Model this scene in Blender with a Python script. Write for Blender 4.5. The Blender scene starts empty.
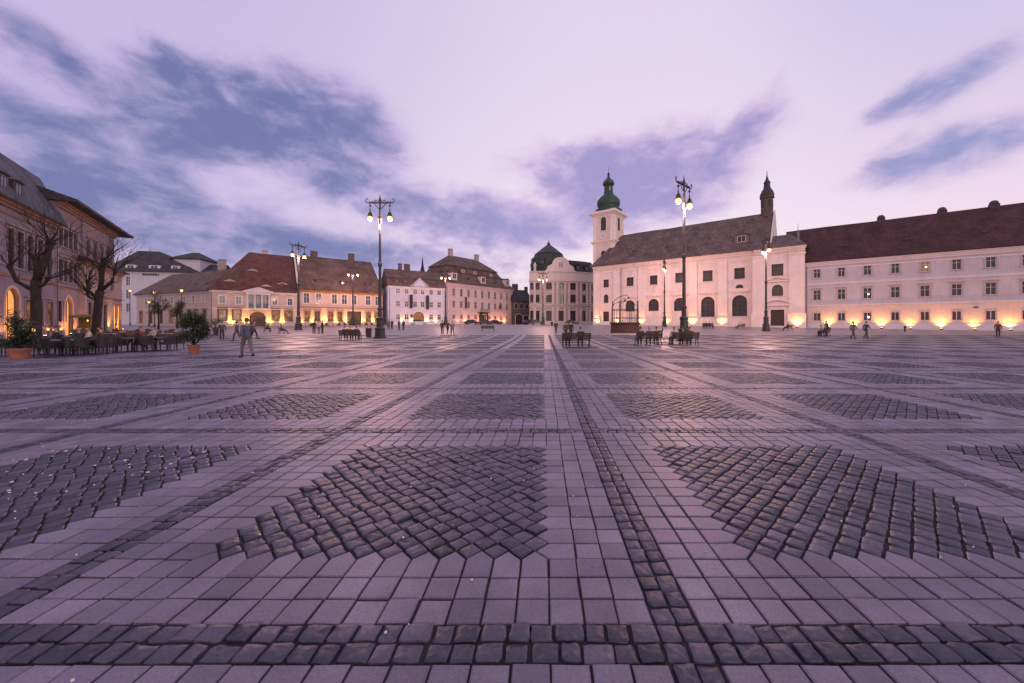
import bpy, bmesh, math, random
import numpy as np
from mathutils import Vector, Matrix

R = math.radians
SC = bpy.context.scene
COL = SC.collection
random.seed(7)
RNG = np.random.default_rng(11)

# ------------------------------------------------------------------ camera
EYE, FOC, CX, HY = 1.45, 376.0, 544.0, 325.0      # eye height, focal length in pixels, vanishing point
cam_d = bpy.data.cameras.new('camera')
cam = bpy.data.objects.new('camera', cam_d)
COL.objects.link(cam)
cam.location = (0, 0, EYE)
cam.rotation_euler = (R(90), 0, 0)
cam_d.sensor_width = 36.0
cam_d.lens = FOC / 1024 * 36
cam_d.shift_x = -(CX - 512) / 1024
cam_d.shift_y = -(341.5 - HY) / 1024
cam_d.clip_start = 0.05
cam_d.clip_end = 6000
SC.camera = cam
SC.view_settings.view_transform = 'Standard'
SC.view_settings.look = 'None'
SC.view_settings.exposure = 0.0
SC.view_settings.gamma = 1.0
SC.render.engine = 'CYCLES'
SC.cycles.use_denoising = True
SC.cycles.max_bounces = 6
SC.cycles.sample_clamp_indirect = 4.0

def lin(c):
    f = lambda v: v / 12.92 if v <= .04045 else ((v + .055) / 1.055) ** 2.4
    return tuple(f(x / 255) for x in c)

# ------------------------------------------------------------------ sky
SUN_EL, SUN_DIR = R(9), Vector((0.45, -0.89, 0)).normalized()
world = bpy.data.worlds.new('World')
SC.world = world
world.use_nodes = True
WN, WL = world.node_tree.nodes, world.node_tree.links
WN.clear()

def wnode(t, **kw):
    n = WN.new(t)
    for k, v in kw.items():
        setattr(n, k, v)
    return n

def wm(op, a, b=None, c=None):
    n = wnode('ShaderNodeMath', operation=op)
    for i, v in enumerate((a, b, c)):
        if v is None:
            continue
        if isinstance(v, (int, float)):
            n.inputs[i].default_value = v
        else:
            WL.new(v, n.inputs[i])
    return n.outputs[0]

def wmix(f, a, b):
    n = wnode('ShaderNodeMix', data_type='RGBA')
    for sock, v in ((n.inputs[0], f), (n.inputs[6], a), (n.inputs[7], b)):
        if isinstance(v, (int, float)):
            sock.default_value = v
        elif isinstance(v, tuple):
            sock.default_value = (*v, 1)
        else:
            WL.new(v, sock)
    return n.outputs[2]

def wsmooth(v, a, b):
    n = wnode('ShaderNodeMapRange', interpolation_type='SMOOTHSTEP')
    WL.new(v, n.inputs[0])
    n.inputs[1].default_value, n.inputs[2].default_value = a, b
    return n.outputs[0]

tc = wnode('ShaderNodeTexCoord')
sep = wnode('ShaderNodeSeparateXYZ')
WL.new(tc.outputs['Generated'], sep.inputs[0])
AZ = wm('ARCTAN2', sep.outputs[0], sep.outputs[1])
EL = wm('ARCSINE', sep.outputs[2])

def wnoise(sx, sy, scale, detail=6, rough=.55, dist=0.0, off=0.0):
    cb = wnode('ShaderNodeCombineXYZ')
    WL.new(wm('MULTIPLY', AZ, sx), cb.inputs[0])
    WL.new(wm('MULTIPLY', EL, sy), cb.inputs[1])
    cb.inputs[2].default_value = off
    n = wnode('ShaderNodeTexNoise')
    WL.new(cb.outputs[0], n.inputs['Vector'])
    n.inputs['Scale'].default_value = scale
    n.inputs['Detail'].default_value = detail
    n.inputs['Roughness'].default_value = rough
    n.inputs['Distortion'].default_value = dist
    return n.outputs['Fac']

N1 = wnoise(1.0, 1.5, 4.2, 8, .60, .5, 3.3)
N2 = wnoise(1.0, 1.9, 9.5, 7, .60, .3, 5.7)
N3 = wnoise(1.0, 2.2, 2.0, 6, .55, .2, 9.1)
WAZ = wm('ADD', AZ, wm('MULTIPLY', wm('SUBTRACT', N1, .5), .13))
WEL = wm('ADD', EL, wm('MULTIPLY', wm('SUBTRACT', N3, .5), .08))

def px_angles(px, py):
    t, v = (px - CX) / FOC, (HY - py) / FOC
    return math.atan(t), math.atan(v / math.sqrt(1 + t * t))

# cloud banks of this evening: direction, angular half sizes, tilt, weight (sky directions, infinitely far)
BANKS = [
    (285, 122, 100, 46, -8, 1.0), (215, 105, 70, 34, 0, .8), (350, 118, 42, 30, 10, .65), (330, 165, 40, 22, 30, .5),
    (150, 135, 60, 22, -5, .45), (70, 175, 120, 30, 8, .8), (190, 208, 120, 24, 6, .75), (60, 120, 70, 16, 20, .35),
    (28, 42, 55, 20, 30, .75), (88, 78, 42, 14, 38, .65), (150, 48, 30, 9, 35, .5), (10, 95, 60, 16, 20, .5),
    (250, 246, 120, 12, 2, .5), (90, 232, 110, 14, 4, .45), (455, 208, 110, 24, 4, .8), (510, 235, 60, 24, 8, .5), (410, 262, 110, 16, 2, .7),
    (520, 285, 50, 18, 0, .3), (340, 250, 60, 12, 2, .5), (230, 268, 240, 12, 1, .35), (480, 230, 70, 20, 5, .5),
    (655, 172, 92, 36, -12, 1.25), (620, 190, 60, 26, 0, .5), (735, 140, 46, 16, -32, .8), (570, 165, 52, 24, 8, .9), (690, 205, 60, 20, -5, .5),
    (955, 84, 76, 19, -16, 1.05), (895, 108, 38, 12, -8, .5), (770, 80, 26, 8, -40, .18),
    (940, 160, 90, 23, -10, 1.0), (1010, 148, 50, 18, -8, .6), (880, 180, 55, 9, -6, .4), (905, 140, 28, 8, -20, .3),
]
dens = None
for (px, py, rx, ry, rot, wt) in BANKS:
    a0, e0 = px_angles(px, py)
    a1, e1 = px_angles(px + rx * 1.12, py)
    a2, e2 = px_angles(px, py - ry * 1.18)
    ra, re = abs(a1 - a0), abs(e2 - e0)
    da, de = wm('SUBTRACT', WAZ, a0), wm('SUBTRACT', WEL, e0)
    c, s = math.cos(R(-rot)), math.sin(R(-rot))
    u = wm('DIVIDE', wm('ADD', wm('MULTIPLY', da, c), wm('MULTIPLY', de, s)), ra)
    v = wm('DIVIDE', wm('SUBTRACT', wm('MULTIPLY', de, c), wm('MULTIPLY', da, s)), re)
    q = wm('ADD', wm('MULTIPLY', u, u), wm('MULTIPLY', v, v))
    gss = wm('MULTIPLY', wm('EXPONENT', wm('MULTIPLY', q, -1.0)), wt)
    dens = gss if dens is None else wm('ADD', dens, gss)
nse = wm('ADD', wm('MULTIPLY', wm('SUBTRACT', N1, .5), 1.7), wm('MULTIPLY', wm('SUBTRACT', N2, .5), 1.6))
dens = wm('ADD', dens, wm('MULTIPLY', nse, wm('ADD', wm('MINIMUM', dens, 1.0), .12)))
behind = wsmooth(wm('ABSOLUTE', AZ), 1.2, 2.2)
dens = wm('ADD', dens, wm('MULTIPLY', behind, wm('SUBTRACT', wm('MULTIPLY', N1, 1.6), .55)))
CLOUD = wsmooth(dens, .16, .78)
CORE = wsmooth(wm('ADD', dens, wm('MULTIPLY', wm('SUBTRACT', N2, .5), 1.6)), .32, 1.65)

AZF = wsmooth(AZ, -.95, .15)        # 0 in the dark left, 1 in the bright middle
AZR = wsmooth(AZ, .35, .95)
ELF = wsmooth(EL, .02, .75)
LOW = wsmooth(EL, .0, .30)
clear_mid = wmix(LOW, lin((254, 234, 230)), wmix(ELF, lin((242, 226, 238)), lin((220, 206, 232))))
clear_left = wmix(LOW, lin((206, 178, 214)), wmix(ELF, lin((204, 186, 222)), lin((190, 178, 216))))
clear_right = wmix(LOW, lin((252, 216, 220)), wmix(ELF, lin((240, 214, 232)), lin((190, 186, 224))))
clear = wmix(AZR, wmix(AZF, clear_left, clear_mid), clear_right)
cl_left = wmix(CORE, lin((178, 163, 206)), lin((110, 113, 164)))
cl_mid = wmix(CORE, lin((208, 186, 220)), lin((160, 148, 198)))
cl_right = wmix(CORE, lin((200, 184, 218)), lin((146, 148, 196)))
AZC = wsmooth(AZ, -.62, .05)
cloud = wmix(AZR, wmix(AZC, cl_left, cl_mid), cl_right)
skycol = wmix(CLOUD, clear, cloud)
skycol = wmix(behind, skycol, wmix(CLOUD, lin((250, 214, 222)), lin((214, 180, 206))))
below = wsmooth(EL, -.02, -.10)
skycol = wmix(below, skycol, lin((110, 95, 115)))
bg1 = wnode('ShaderNodeBackground')
WL.new(skycol, bg1.inputs[0])
bg1.inputs[1].default_value = 1.03
nsky = wnode('ShaderNodeTexSky', sky_type='NISHITA', sun_disc=False)
nsky.sun_elevation = SUN_EL
nsky.sun_rotation = math.atan2(SUN_DIR.x, SUN_DIR.y)
bg2 = wnode('ShaderNodeBackground')
WL.new(nsky.outputs[0], bg2.inputs[0])
bg2.inputs[1].default_value = 0.012
addsh = wnode('ShaderNodeAddShader')
WL.new(bg1.outputs[0], addsh.inputs[0])
WL.new(bg2.outputs[0], addsh.inputs[1])
wout = wnode('ShaderNodeOutputWorld')
WL.new(addsh.outputs[0], wout.inputs[0])

sun_d = bpy.data.lights.new('sun', 'SUN')
sun_d.energy = 0.85
sun_d.angle = R(35)
sun_d.color = (1.0, .86, .81)
sun = bpy.data.objects.new('sun', sun_d)
COL.objects.link(sun)
sun.location = (20, -40, 30)
_sv = Vector((SUN_DIR.x * math.cos(SUN_EL), SUN_DIR.y * math.cos(SUN_EL), math.sin(SUN_EL)))
sun.rotation_euler = _sv.to_track_quat('Z', 'Y').to_euler()

# ------------------------------------------------------------------ helpers
def ground_z(y):
    a, b, c, d, k = 28.0, 48.0, 92.0, 112.0, .0245
    if y <= a: return 0.0
    if y <= b: return k * (y - a) ** 2 / (2 * (b - a))
    z1 = k * (b - a) / 2
    if y <= c: return z1 + k * (y - b)
    z2 = z1 + k * (c - b)
    if y <= d:
        t = (y - c)
        return z2 + k * t - k * t * t / (2 * (d - c))
    return z2 + k * (d - c) / 2

def at(px, y):                       # x of an object seen at pixel column px and y metres ahead
    return (px - CX) / FOC * y

def depth_of(py):                    # distance ahead of a point of the ground seen at pixel row py
    lo, hi = 1.0, 112.0
    for _ in range(50):
        m = (lo + hi) / 2
        if HY + (EYE - ground_z(m)) / m * FOC > py: lo = m
        else: hi = m
    return lo

class Line:
    """A facade line on the ground plan; local x runs along it, local y goes into the building."""
    def __init__(s, px, y, vp):
        d = Vector(((vp - CX) / FOC, 1)).normalized()
        if vp < px: d = -d
        s.a, s.d = Vector((at(px, y), y)), d
        s.rot = math.atan2(d.y, d.x)
        s.n = Vector((-d.y, d.x))
        s.z0 = ground_z(y)
    def shift(s, along=0, into=0):
        o = Line.__new__(Line)
        o.a = s.a + s.d * along + s.n * into
        o.d, o.rot, o.n, o.z0 = s.d, s.rot, s.n, s.z0
        return o
    def s(s_, px, into=0):
        a, t = s_.a + s_.n * into, (px - CX) / FOC
        return (t * a.y - a.x) / (s_.d.x - t * s_.d.y)
    def h(s_, px, py, into=0):
        y = (s_.a + s_.n * into).y + s_.s(px, into) * s_.d.y
        return EYE + (HY - py) / FOC * y - s_.z0
    def w(s_, x, y=0):
        return s_.a + s_.d * x + s_.n * y
    def loc(s_):
        return (s_.a.x, s_.a.y, s_.z0)

class MB:
    def __init__(s): s.v, s.f, s.m = [], [], []
    def add(s, vs, fs, m=0):
        o = len(s.v); s.v += [tuple(v) for v in vs]
        s.f += [tuple(i + o for i in f) for f in fs]; s.m += [m] * len(fs)
        return s
    def box(s, x0, x1, y0, y1, z0, z1, m=0):
        v = [(x, y, z) for z in (z0, z1) for y in (y0, y1) for x in (x0, x1)]
        return s.add(v, [(0, 2, 3, 1), (4, 5, 7, 6), (0, 1, 5, 4), (2, 6, 7, 3), (0, 4, 6, 2), (1, 3, 7, 5)], m)
    def obox(s, c, sx, sy, sz, rz=0, m=0):
        ca, sa = math.cos(rz), math.sin(rz)
        v = []
        for z in (-sz / 2, sz / 2):
            for y in (-sy / 2, sy / 2):
                for x in (-sx / 2, sx / 2):
                    v.append((c[0] + x * ca - y * sa, c[1] + x * sa + y * ca, c[2] + z))
        return s.add(v, [(0, 2, 3, 1), (4, 5, 7, 6), (0, 1, 5, 4), (2, 6, 7, 3), (0, 4, 6, 2), (1, 3, 7, 5)], m)
    def tube(s, pts, rad, n=8, m=0, cap=True):
        pts = [Vector(p) for p in pts]
        rad = rad if isinstance(rad, (list, tuple)) else [rad] * len(pts)
        vs, fs = [], []
        for i, p in enumerate(pts):
            t = (pts[min(i + 1, len(pts) - 1)] - pts[max(i - 1, 0)]).normalized()
            u = t.cross(Vector((0, 0, 1)) if abs(t.z) < .95 else Vector((1, 0, 0))).normalized()
            w = t.cross(u)
            for k in range(n):
                a = 2 * math.pi * k / n
                vs.append(p + (u * math.cos(a) + w * math.sin(a)) * rad[i])
        for i in range(len(pts) - 1):
            for k in range(n):
                a, b = i * n + k, i * n + (k + 1) % n
                fs.append((a, a + n, b + n, b))
        if cap:
            fs.append(tuple(range(n))); fs.append(tuple(reversed(range(len(vs) - n, len(vs)))))
        return s.add(vs, fs, m)
    def lathe(s, prof, n=12, c=(0, 0), m=0, ang0=0.0, sq=False):
        vs, fs = [], []
        for (r, z) in prof:
            for k in range(n):
                a = ang0 + 2 * math.pi * k / n
                vs.append((c[0] + r * math.cos(a), c[1] + r * math.sin(a), z))
        for i in range(len(prof) - 1):
            for k in range(n):
                a, b = i * n + k, i * n + (k + 1) % n
                fs.append((a, b, b + n, a + n))
        fs.append(tuple(reversed(range(n)))); fs.append(tuple(range(len(vs) - n, len(vs))))
        return s.add(vs, fs, m)
    def ball(s, c, r, n=10, m=0, sz=1.0):
        pr = [(max(r * math.sin(math.pi * i / n), .001), c[2] - r * sz * math.cos(math.pi * i / n)) for i in range(n + 1)]
        return s.lathe(pr, n + 2, (c[0], c[1]), m)
    def warp(s, fn):
        s.v = [fn(v) for v in s.v]; return s
    def build(s, name, mats, parent=None, loc=None, rz=None, smooth=False):
        me = bpy.data.meshes.new(name)
        me.from_pydata(s.v, [], s.f)
        for mm in (mats if isinstance(mats, (list, tuple)) else [mats]): me.materials.append(mm)
        if len(me.materials) > 1: me.polygons.foreach_set('material_index', s.m)
        if smooth: me.polygons.foreach_set('use_smooth', [True] * len(me.polygons))
        me.update()
        o = bpy.data.objects.new(name, me)
        COL.objects.link(o)
        if parent: o.parent = parent
        if loc: o.location = loc
        if rz is not None: o.rotation_euler = (0, 0, rz)
        return o

def tag(o, label=None, cat=None, group=None, kind=None):
    if label: o['label'] = label
    if cat: o['category'] = cat
    if group: o['group'] = group
    if kind: o['kind'] = kind
    return o

def thing(name, label, cat, loc=(0, 0, 0), rz=0, group=None):
    o = bpy.data.objects.new(name, None)
    COL.objects.link(o)
    o.location, o.rotation_euler = loc, (0, 0, rz)
    o.empty_display_size = .3
    return tag(o, label, cat, group)

def copy_tree(o, parent=None):
    c = o.copy(); COL.objects.link(c); c.parent = parent
    for ch in list(o.children): copy_tree(ch, c)
    return c

ORD = ['first', 'second', 'third', 'fourth', 'fifth', 'sixth', 'seventh', 'eighth', 'ninth', 'tenth', 'eleventh', 'twelfth']

# ------------------------------------------------------------------ materials
def new_mat(name):
    m = bpy.data.materials.new(name)
    m.use_nodes = True
    return m, m.node_tree.nodes, m.node_tree.links, m.node_tree.nodes['Principled BSDF']

def mat(name, col, rough=.7, var=.0, scale=3.0, bump=0.0, bscale=40.0, spec=.5, metal=0.0, emit=None, es=0.0, stretch=(1, 1, 1), detail=5):
    m, N, L, P = new_mat(name)
    P.inputs['Base Color'].default_value = (*col, 1)
    P.inputs['Roughness'].default_value = rough
    P.inputs['Metallic'].default_value = metal
    P.inputs['Specular IOR Level'].default_value = spec
    if emit:
        P.inputs['Emission Color'].default_value = (*emit, 1)
        P.inputs['Emission Strength'].default_value = es
    if var or bump:
        t = N.new('ShaderNodeTexCoord'); mp = N.new('ShaderNodeMapping')
        mp.inputs['Scale'].default_value = stretch
        L.new(t.outputs['Object'], mp.inputs['Vector'])
    if var:
        n = N.new('ShaderNodeTexNoise'); n.inputs['Scale'].default_value = scale; n.inputs['Detail'].default_value = detail
        n.inputs['Roughness'].default_value = .65
        L.new(mp.outputs[0], n.inputs['Vector'])
        r = N.new('ShaderNodeValToRGB')
        r.color_ramp.elements[0].position, r.color_ramp.elements[1].position = .32, .68
        r.color_ramp.elements[0].color = (*[c * (1 - var) for c in col], 1)
        r.color_ramp.elements[1].color = (*[min(1, c * (1 + var)) for c in col], 1)
        L.new(n.outputs['Fac'], r.inputs[0]); L.new(r.outputs[0], P.inputs['Base Color'])
    if bump:
        n2 = N.new('ShaderNodeTexNoise'); n2.inputs['Scale'].default_value = bscale; n2.inputs['Detail'].default_value = 4
        L.new(mp.outputs[0], n2.inputs['Vector'])
        b = N.new('ShaderNodeBump'); b.inputs['Strength'].default_value = bump; b.inputs['Distance'].default_value = .02
        L.new(n2.outputs['Fac'], b.inputs['Height']); L.new(b.outputs[0], P.inputs['Normal'])
    return m

def plaster(name, col, var=.10):
    """painted render: broad blotches, fine grain, thin vertical rain streaks"""
    m, N, L, P = new_mat(name)
    t = N.new('ShaderNodeTexCoord')
    def noise(sc, det, st):
        mp = N.new('ShaderNodeMapping'); mp.inputs['Scale'].default_value = st
        L.new(t.outputs['Object'], mp.inputs['Vector'])
        n = N.new('ShaderNodeTexNoise'); n.inputs['Scale'].default_value = sc; n.inputs['Detail'].default_value = det
        n.inputs['Roughness'].default_value = .65
        L.new(mp.outputs[0], n.inputs['Vector']); return n.outputs['Fac']
    a = noise(.45, 6, (1, 1, 1)); b = noise(1.3, 5, (2.2, 2.2, .22)); c = noise(9, 4, (1, 1, 1))
    def mth(op, x, y):
        n = N.new('ShaderNodeMath'); n.operation = op
        for i, v in enumerate((x, y)):
            if isinstance(v, (int, float)): n.inputs[i].default_value = v
            else: L.new(v, n.inputs[i])
        return n.outputs[0]
    s = mth('ADD', mth('MULTIPLY', a, .5), mth('ADD', mth('MULTIPLY', b, .35), mth('MULTIPLY', c, .15)))
    r = N.new('ShaderNodeValToRGB')
    r.color_ramp.elements[0].position, r.color_ramp.elements[1].position = .36, .60
    r.color_ramp.elements[0].color = (*[x * (1 - 1.7 * var) for x in col], 1)
    r.color_ramp.elements[1].color = (*[min(.9, x * (1 + .5 * var)) for x in col], 1)
    L.new(s, r.inputs[0]); L.new(r.outputs[0], P.inputs['Base Color'])
    P.inputs['Roughness'].default_value = .85
    P.inputs['Specular IOR Level'].default_value = .25
    bp = N.new('ShaderNodeBump'); bp.inputs['Strength'].default_value = .15; bp.inputs['Distance'].default_value = .01
    L.new(c, bp.inputs['Height']); L.new(bp.outputs[0], P.inputs['Normal'])
    return m

def tiles(name, col, row=.32, tilew=.22, var=.3):
    """roof tiles in courses: rows follow height, joints follow the eaves direction"""
    m, N, L, P = new_mat(name)
    t = N.new('ShaderNodeTexCoord'); sp = N.new('ShaderNodeSeparateXYZ'); cb = N.new('ShaderNodeCombineXYZ')
    L.new(t.outputs['Object'], sp.inputs[0])
    ad = N.new('ShaderNodeMath'); ad.operation = 'ADD'
    L.new(sp.outputs[0], ad.inputs[0]); L.new(sp.outputs[1], ad.inputs[1])
    L.new(ad.outputs[0], cb.inputs[0]); L.new(sp.outputs[2], cb.inputs[1])
    br = N.new('ShaderNodeTexBrick')
    br.inputs['Scale'].default_value = 1.0
    br.inputs['Brick Width'].default_value = tilew; br.inputs['Row Height'].default_value = row
    br.inputs['Mortar Size'].default_value = .02; br.inputs['Mortar Smooth'].default_value = .6
    br.inputs['Color1'].default_value = (*[c * (1 + var) for c in col], 1)
    br.inputs['Color2'].default_value = (*[c * (1 - var) for c in col], 1)
    br.inputs['Mortar'].default_value = (*[c * .45 for c in col], 1)
    L.new(cb.outputs[0], br.inputs['Vector'])
    n = N.new('ShaderNodeTexNoise'); n.inputs['Scale'].default_value = .5; n.inputs['Detail'].default_value = 6
    L.new(t.outputs['Object'], n.inputs['Vector'])
    r = N.new('ShaderNodeValToRGB'); r.color_ramp.elements[0].position = .3; r.color_ramp.elements[1].position = .7
    r.color_ramp.elements[0].color = (.6, .62, .62, 1); r.color_ramp.elements[1].color = (1.25, 1.2, 1.15, 1)
    L.new(n.outputs['Fac'], r.inputs[0])
    mx = N.new('ShaderNodeMix'); mx.data_type = 'RGBA'; mx.blend_type = 'MULTIPLY'; mx.inputs[0].default_value = 1
    L.new(br.outputs[0], mx.inputs[6]); L.new(r.outputs[0], mx.inputs[7]); L.new(mx.outputs[2], P.inputs['Base Color'])
    b = N.new('ShaderNodeBump'); b.inputs['Strength'].default_value = .6; b.inputs['Distance'].default_value = .04; b.invert = True
    L.new(br.outputs['Fac'], b.inputs['Height']); L.new(b.outputs[0], P.inputs['Normal'])
    P.inputs['Roughness'].default_value = .75
    P.inputs['Specular IOR Level'].default_value = .3
    return m

def stone(name, dark, light, rough0, rough1, bump, grain=60.0, spots=.0):
    """cut stone: every block its own tone (random per island), fine grain, darker wet-looking blotches"""
    m, N, L, P = new_mat(name)
    g = N.new('ShaderNodeNewGeometry'); t = N.new('ShaderNodeTexCoord')
    r = N.new('ShaderNodeValToRGB')
    r.color_ramp.elements[0].color = (*dark, 1); r.color_ramp.elements[1].color = (*light, 1)
    L.new(g.outputs['Random Per Island'], r.inputs[0])
    n = N.new('ShaderNodeTexNoise'); n.inputs['Scale'].default_value = grain; n.inputs['Detail'].default_value = 6; n.inputs['Roughness'].default_value = .7
    L.new(t.outputs['Object'], n.inputs['Vector'])
    n3 = N.new('ShaderNodeTexNoise'); n3.inputs['Scale'].default_value = 1.7; n3.inputs['Detail'].default_value = 6
    L.new(t.outputs['Object'], n3.inputs['Vector'])
    r2 = N.new('ShaderNodeValToRGB'); r2.color_ramp.elements[0].position = .25; r2.color_ramp.elements[1].position = .75
    r2.color_ramp.elements[0].color = (.62, .62, .64, 1); r2.color_ramp.elements[1].color = (1.3, 1.28, 1.28, 1)
    L.new(n.outputs['Fac'], r2.inputs[0])
    r3 = N.new('ShaderNodeValToRGB'); r3.color_ramp.elements[0].position = .3; r3.color_ramp.elements[1].position = .7
    r3.color_ramp.elements[0].color = (.62, .62, .64, 1); r3.color_ramp.elements[1].color = (1.22, 1.20, 1.20, 1)
    L.new(n3.outputs['Fac'], r3.inputs[0])
    prev = r.outputs[0]
    for q in (r2, r3):
        mx = N.new('ShaderNodeMix'); mx.data_type = 'RGBA'; mx.blend_type = 'MULTIPLY'; mx.inputs[0].default_value = 1
        L.new(prev, mx.inputs[6]); L.new(q.outputs[0], mx.inputs[7]); prev = mx.outputs[2]
    if spots:                                 # trodden-in gum and oil drips: small dark round marks, plus large dull stains
        vo = N.new('ShaderNodeTexVoronoi'); vo.inputs['Scale'].default_value = 2.6; vo.inputs['Randomness'].default_value = 1
        L.new(t.outputs['Object'], vo.inputs['Vector'])
        sc = N.new('ShaderNodeSeparateColor'); L.new(vo.outputs['Color'], sc.inputs[0])
        th = N.new('ShaderNodeMapRange'); th.inputs[1].default_value = .25; th.inputs[2].default_value = 1.0; th.inputs[3].default_value = 0.0; th.inputs[4].default_value = .055
        L.new(sc.outputs[0], th.inputs[0])
        lt = N.new('ShaderNodeMath'); lt.operation = 'LESS_THAN'; L.new(vo.outputs['Distance'], lt.inputs[0]); L.new(th.outputs[0], lt.inputs[1])
        ml = N.new('ShaderNodeMath'); ml.operation = 'MULTIPLY'; ml.inputs[1].default_value = spots; L.new(lt.outputs[0], ml.inputs[0])
        mx = N.new('ShaderNodeMix'); mx.data_type = 'RGBA'; mx.inputs[7].default_value = (.035, .032, .04, 1)
        L.new(ml.outputs[0], mx.inputs[0]); L.new(prev, mx.inputs[6]); prev = mx.outputs[2]
        n5 = N.new('ShaderNodeTexNoise'); n5.inputs['Scale'].default_value = .55; n5.inputs['Detail'].default_value = 8; n5.inputs['Roughness'].default_value = .7
        L.new(t.outputs['Object'], n5.inputs['Vector'])
        r5 = N.new('ShaderNodeValToRGB'); r5.color_ramp.elements[0].position = .34; r5.color_ramp.elements[1].position = .60
        r5.color_ramp.elements[0].color = (.68, .68, .70, 1); r5.color_ramp.elements[1].color = (1.08, 1.07, 1.06, 1)
        L.new(n5.outputs['Fac'], r5.inputs[0])
        mx = N.new('ShaderNodeMix'); mx.data_type = 'RGBA'; mx.blend_type = 'MULTIPLY'; mx.inputs[0].default_value = 1
        L.new(prev, mx.inputs[6]); L.new(r5.outputs[0], mx.inputs[7]); prev = mx.outputs[2]
    L.new(prev, P.inputs['Base Color'])
    mr = N.new('ShaderNodeMapRange'); mr.inputs[3].default_value = rough0; mr.inputs[4].default_value = rough1
    L.new(n3.outputs['Fac'], mr.inputs[0]); L.new(mr.outputs[0], P.inputs['Roughness'])
    n4 = N.new('ShaderNodeTexNoise'); n4.inputs['Scale'].default_value = grain * .6; n4.inputs['Detail'].default_value = 5
    L.new(t.outputs['Object'], n4.inputs['Vector'])
    b = N.new('ShaderNodeBump'); b.inputs['Strength'].default_value = bump; b.inputs['Distance'].default_value = .006
    L.new(n4.outputs['Fac'], b.inputs['Height']); L.new(b.outputs[0], P.inputs['Normal'])
    return m

# ------------------------------------------------------------------ the square: ground sheet, setts and slabs
M_SLAB = stone('slab_granite', (.118, .110, .172), (.192, .176, .256), .38, .58, .35, 70, .6)
M_SETT = stone('sett_basalt', (.018, .020, .044), (.072, .068, .114), .36, .56, .9, 45)
M_GRIT = mat('joint_grit', (.016, .015, .020), .9, .35, 25, .5, 90)

def far_mat(name, kind):
    """the same paving farther out, its joints and tones in the material"""
    m, N, L, P = new_mat(name)
    t = N.new('ShaderNodeTexCoord'); mp = N.new('ShaderNodeMapping')
    L.new(t.outputs['Object'], mp.inputs['Vector'])
    br = N.new('ShaderNodeTexBrick'); br.offset = 0.0
    L.new(mp.outputs[0], br.inputs['Vector'])
    br.inputs['Scale'].default_value = 1.0
    if kind == 'slab':
        mp.inputs['Location'].default_value = (-OX, -OY, 0)
        br.inputs['Brick Width'].default_value = PU; br.inputs['Row Height'].default_value = PU
        br.inputs['Mortar Size'].default_value = .012
        c1, c2, mo, ro = (.225, .196, .236), (.27, .234, .276), (.03, .028, .036), .36  # slab colour paler than near by: brighter light far out painted into it
    elif kind == 'sett':
        mp.inputs['Rotation'].default_value = (0, 0, R(45))
        br.inputs['Brick Width'].default_value = PU * .707; br.inputs['Row Height'].default_value = PU * .707
        br.inputs['Mortar Size'].default_value = .012
        c1, c2, mo, ro = (.022, .023, .040), (.046, .044, .070), (.010, .010, .014), .72
    elif kind == 'strip':
        br.inputs['Brick Width'].default_value = .115; br.inputs['Row Height'].default_value = .115
        br.inputs['Mortar Size'].default_value = .012
        c1, c2, mo, ro = (.022, .023, .040), (.046, .044, .070), (.010, .010, .014), .72
    else:                                     # dressed grey pavement near the houses
        br.offset = .5
        br.inputs['Brick Width'].default_value = 1.2; br.inputs['Row Height'].default_value = .6
        br.inputs['Mortar Size'].default_value = .02
        c1, c2, mo, ro = (.18, .165, .20), (.225, .205, .24), (.07, .066, .08), .42
    br.inputs['Color1'].default_value = (*c1, 1); br.inputs['Color2'].default_value = (*c2, 1); br.inputs['Mortar'].default_value = (*mo, 1)
    n = N.new('ShaderNodeTexNoise'); n.inputs['Scale'].default_value = .35 if kind == 'pave' else .9; n.inputs['Detail'].default_value = 7
    L.new(t.outputs['Object'], n.inputs['Vector'])
    r = N.new('ShaderNodeValToRGB'); r.color_ramp.elements[0].position = .3; r.color_ramp.elements[1].position = .7
    r.color_ramp.elements[0].color = (.75, .75, .77, 1); r.color_ramp.elements[1].color = (1.18, 1.16, 1.16, 1)
    L.new(n.outputs['Fac'], r.inputs[0])
    mx = N.new('ShaderNodeMix'); mx.data_type = 'RGBA'; mx.blend_type = 'MULTIPLY'; mx.inputs[0].default_value = 1
    L.new(br.outputs[0], mx.inputs[6]); L.new(r.outputs[0], mx.inputs[7]); L.new(mx.outputs[2], P.inputs['Base Color'])
    b = N.new('ShaderNodeBump'); b.inputs['Strength'].default_value = .5; b.inputs['Distance'].default_value = .01; b.invert = True
    L.new(br.outputs['Fac'], b.inputs['Height']); L.new(b.outputs[0], P.inputs['Normal'])
    P.inputs['Roughness'].default_value = ro
    return m

PER = 2.375 * EYE                # grid period
CW = .0735 * EYE                 # half of a double sett row
PU = (PER - 2 * CW) / 19         # slab module: 3 + 13 + 3 per field
OX, OY = .445 * EYE, 1.186 * EYE # a crossing of two sett rows
NEAR_Y = OY + PER * 6 - CW       # laid stone by stone up to here

# base sheet, slopes gently up toward the far side
_xs = [-2500, -400, -140, -60, 0, 60, 140, 400, 2500]
_ys = [-400, -60, -8, 0, 10, 20] + [28 + 2 * i for i in range(43)] + [140, 200, 400, 1000, 4000]
gb = MB()
gb.add([(x, y, ground_z(y) - .016) for y in _ys for x in _xs],
       [(j * 9 + i, j * 9 + i + 1, j * 9 + i + 10, j * 9 + i + 9) for j in range(len(_ys) - 1) for i in range(8)])
tag(gb.build('ground', M_GRIT), kind='structure')

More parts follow.
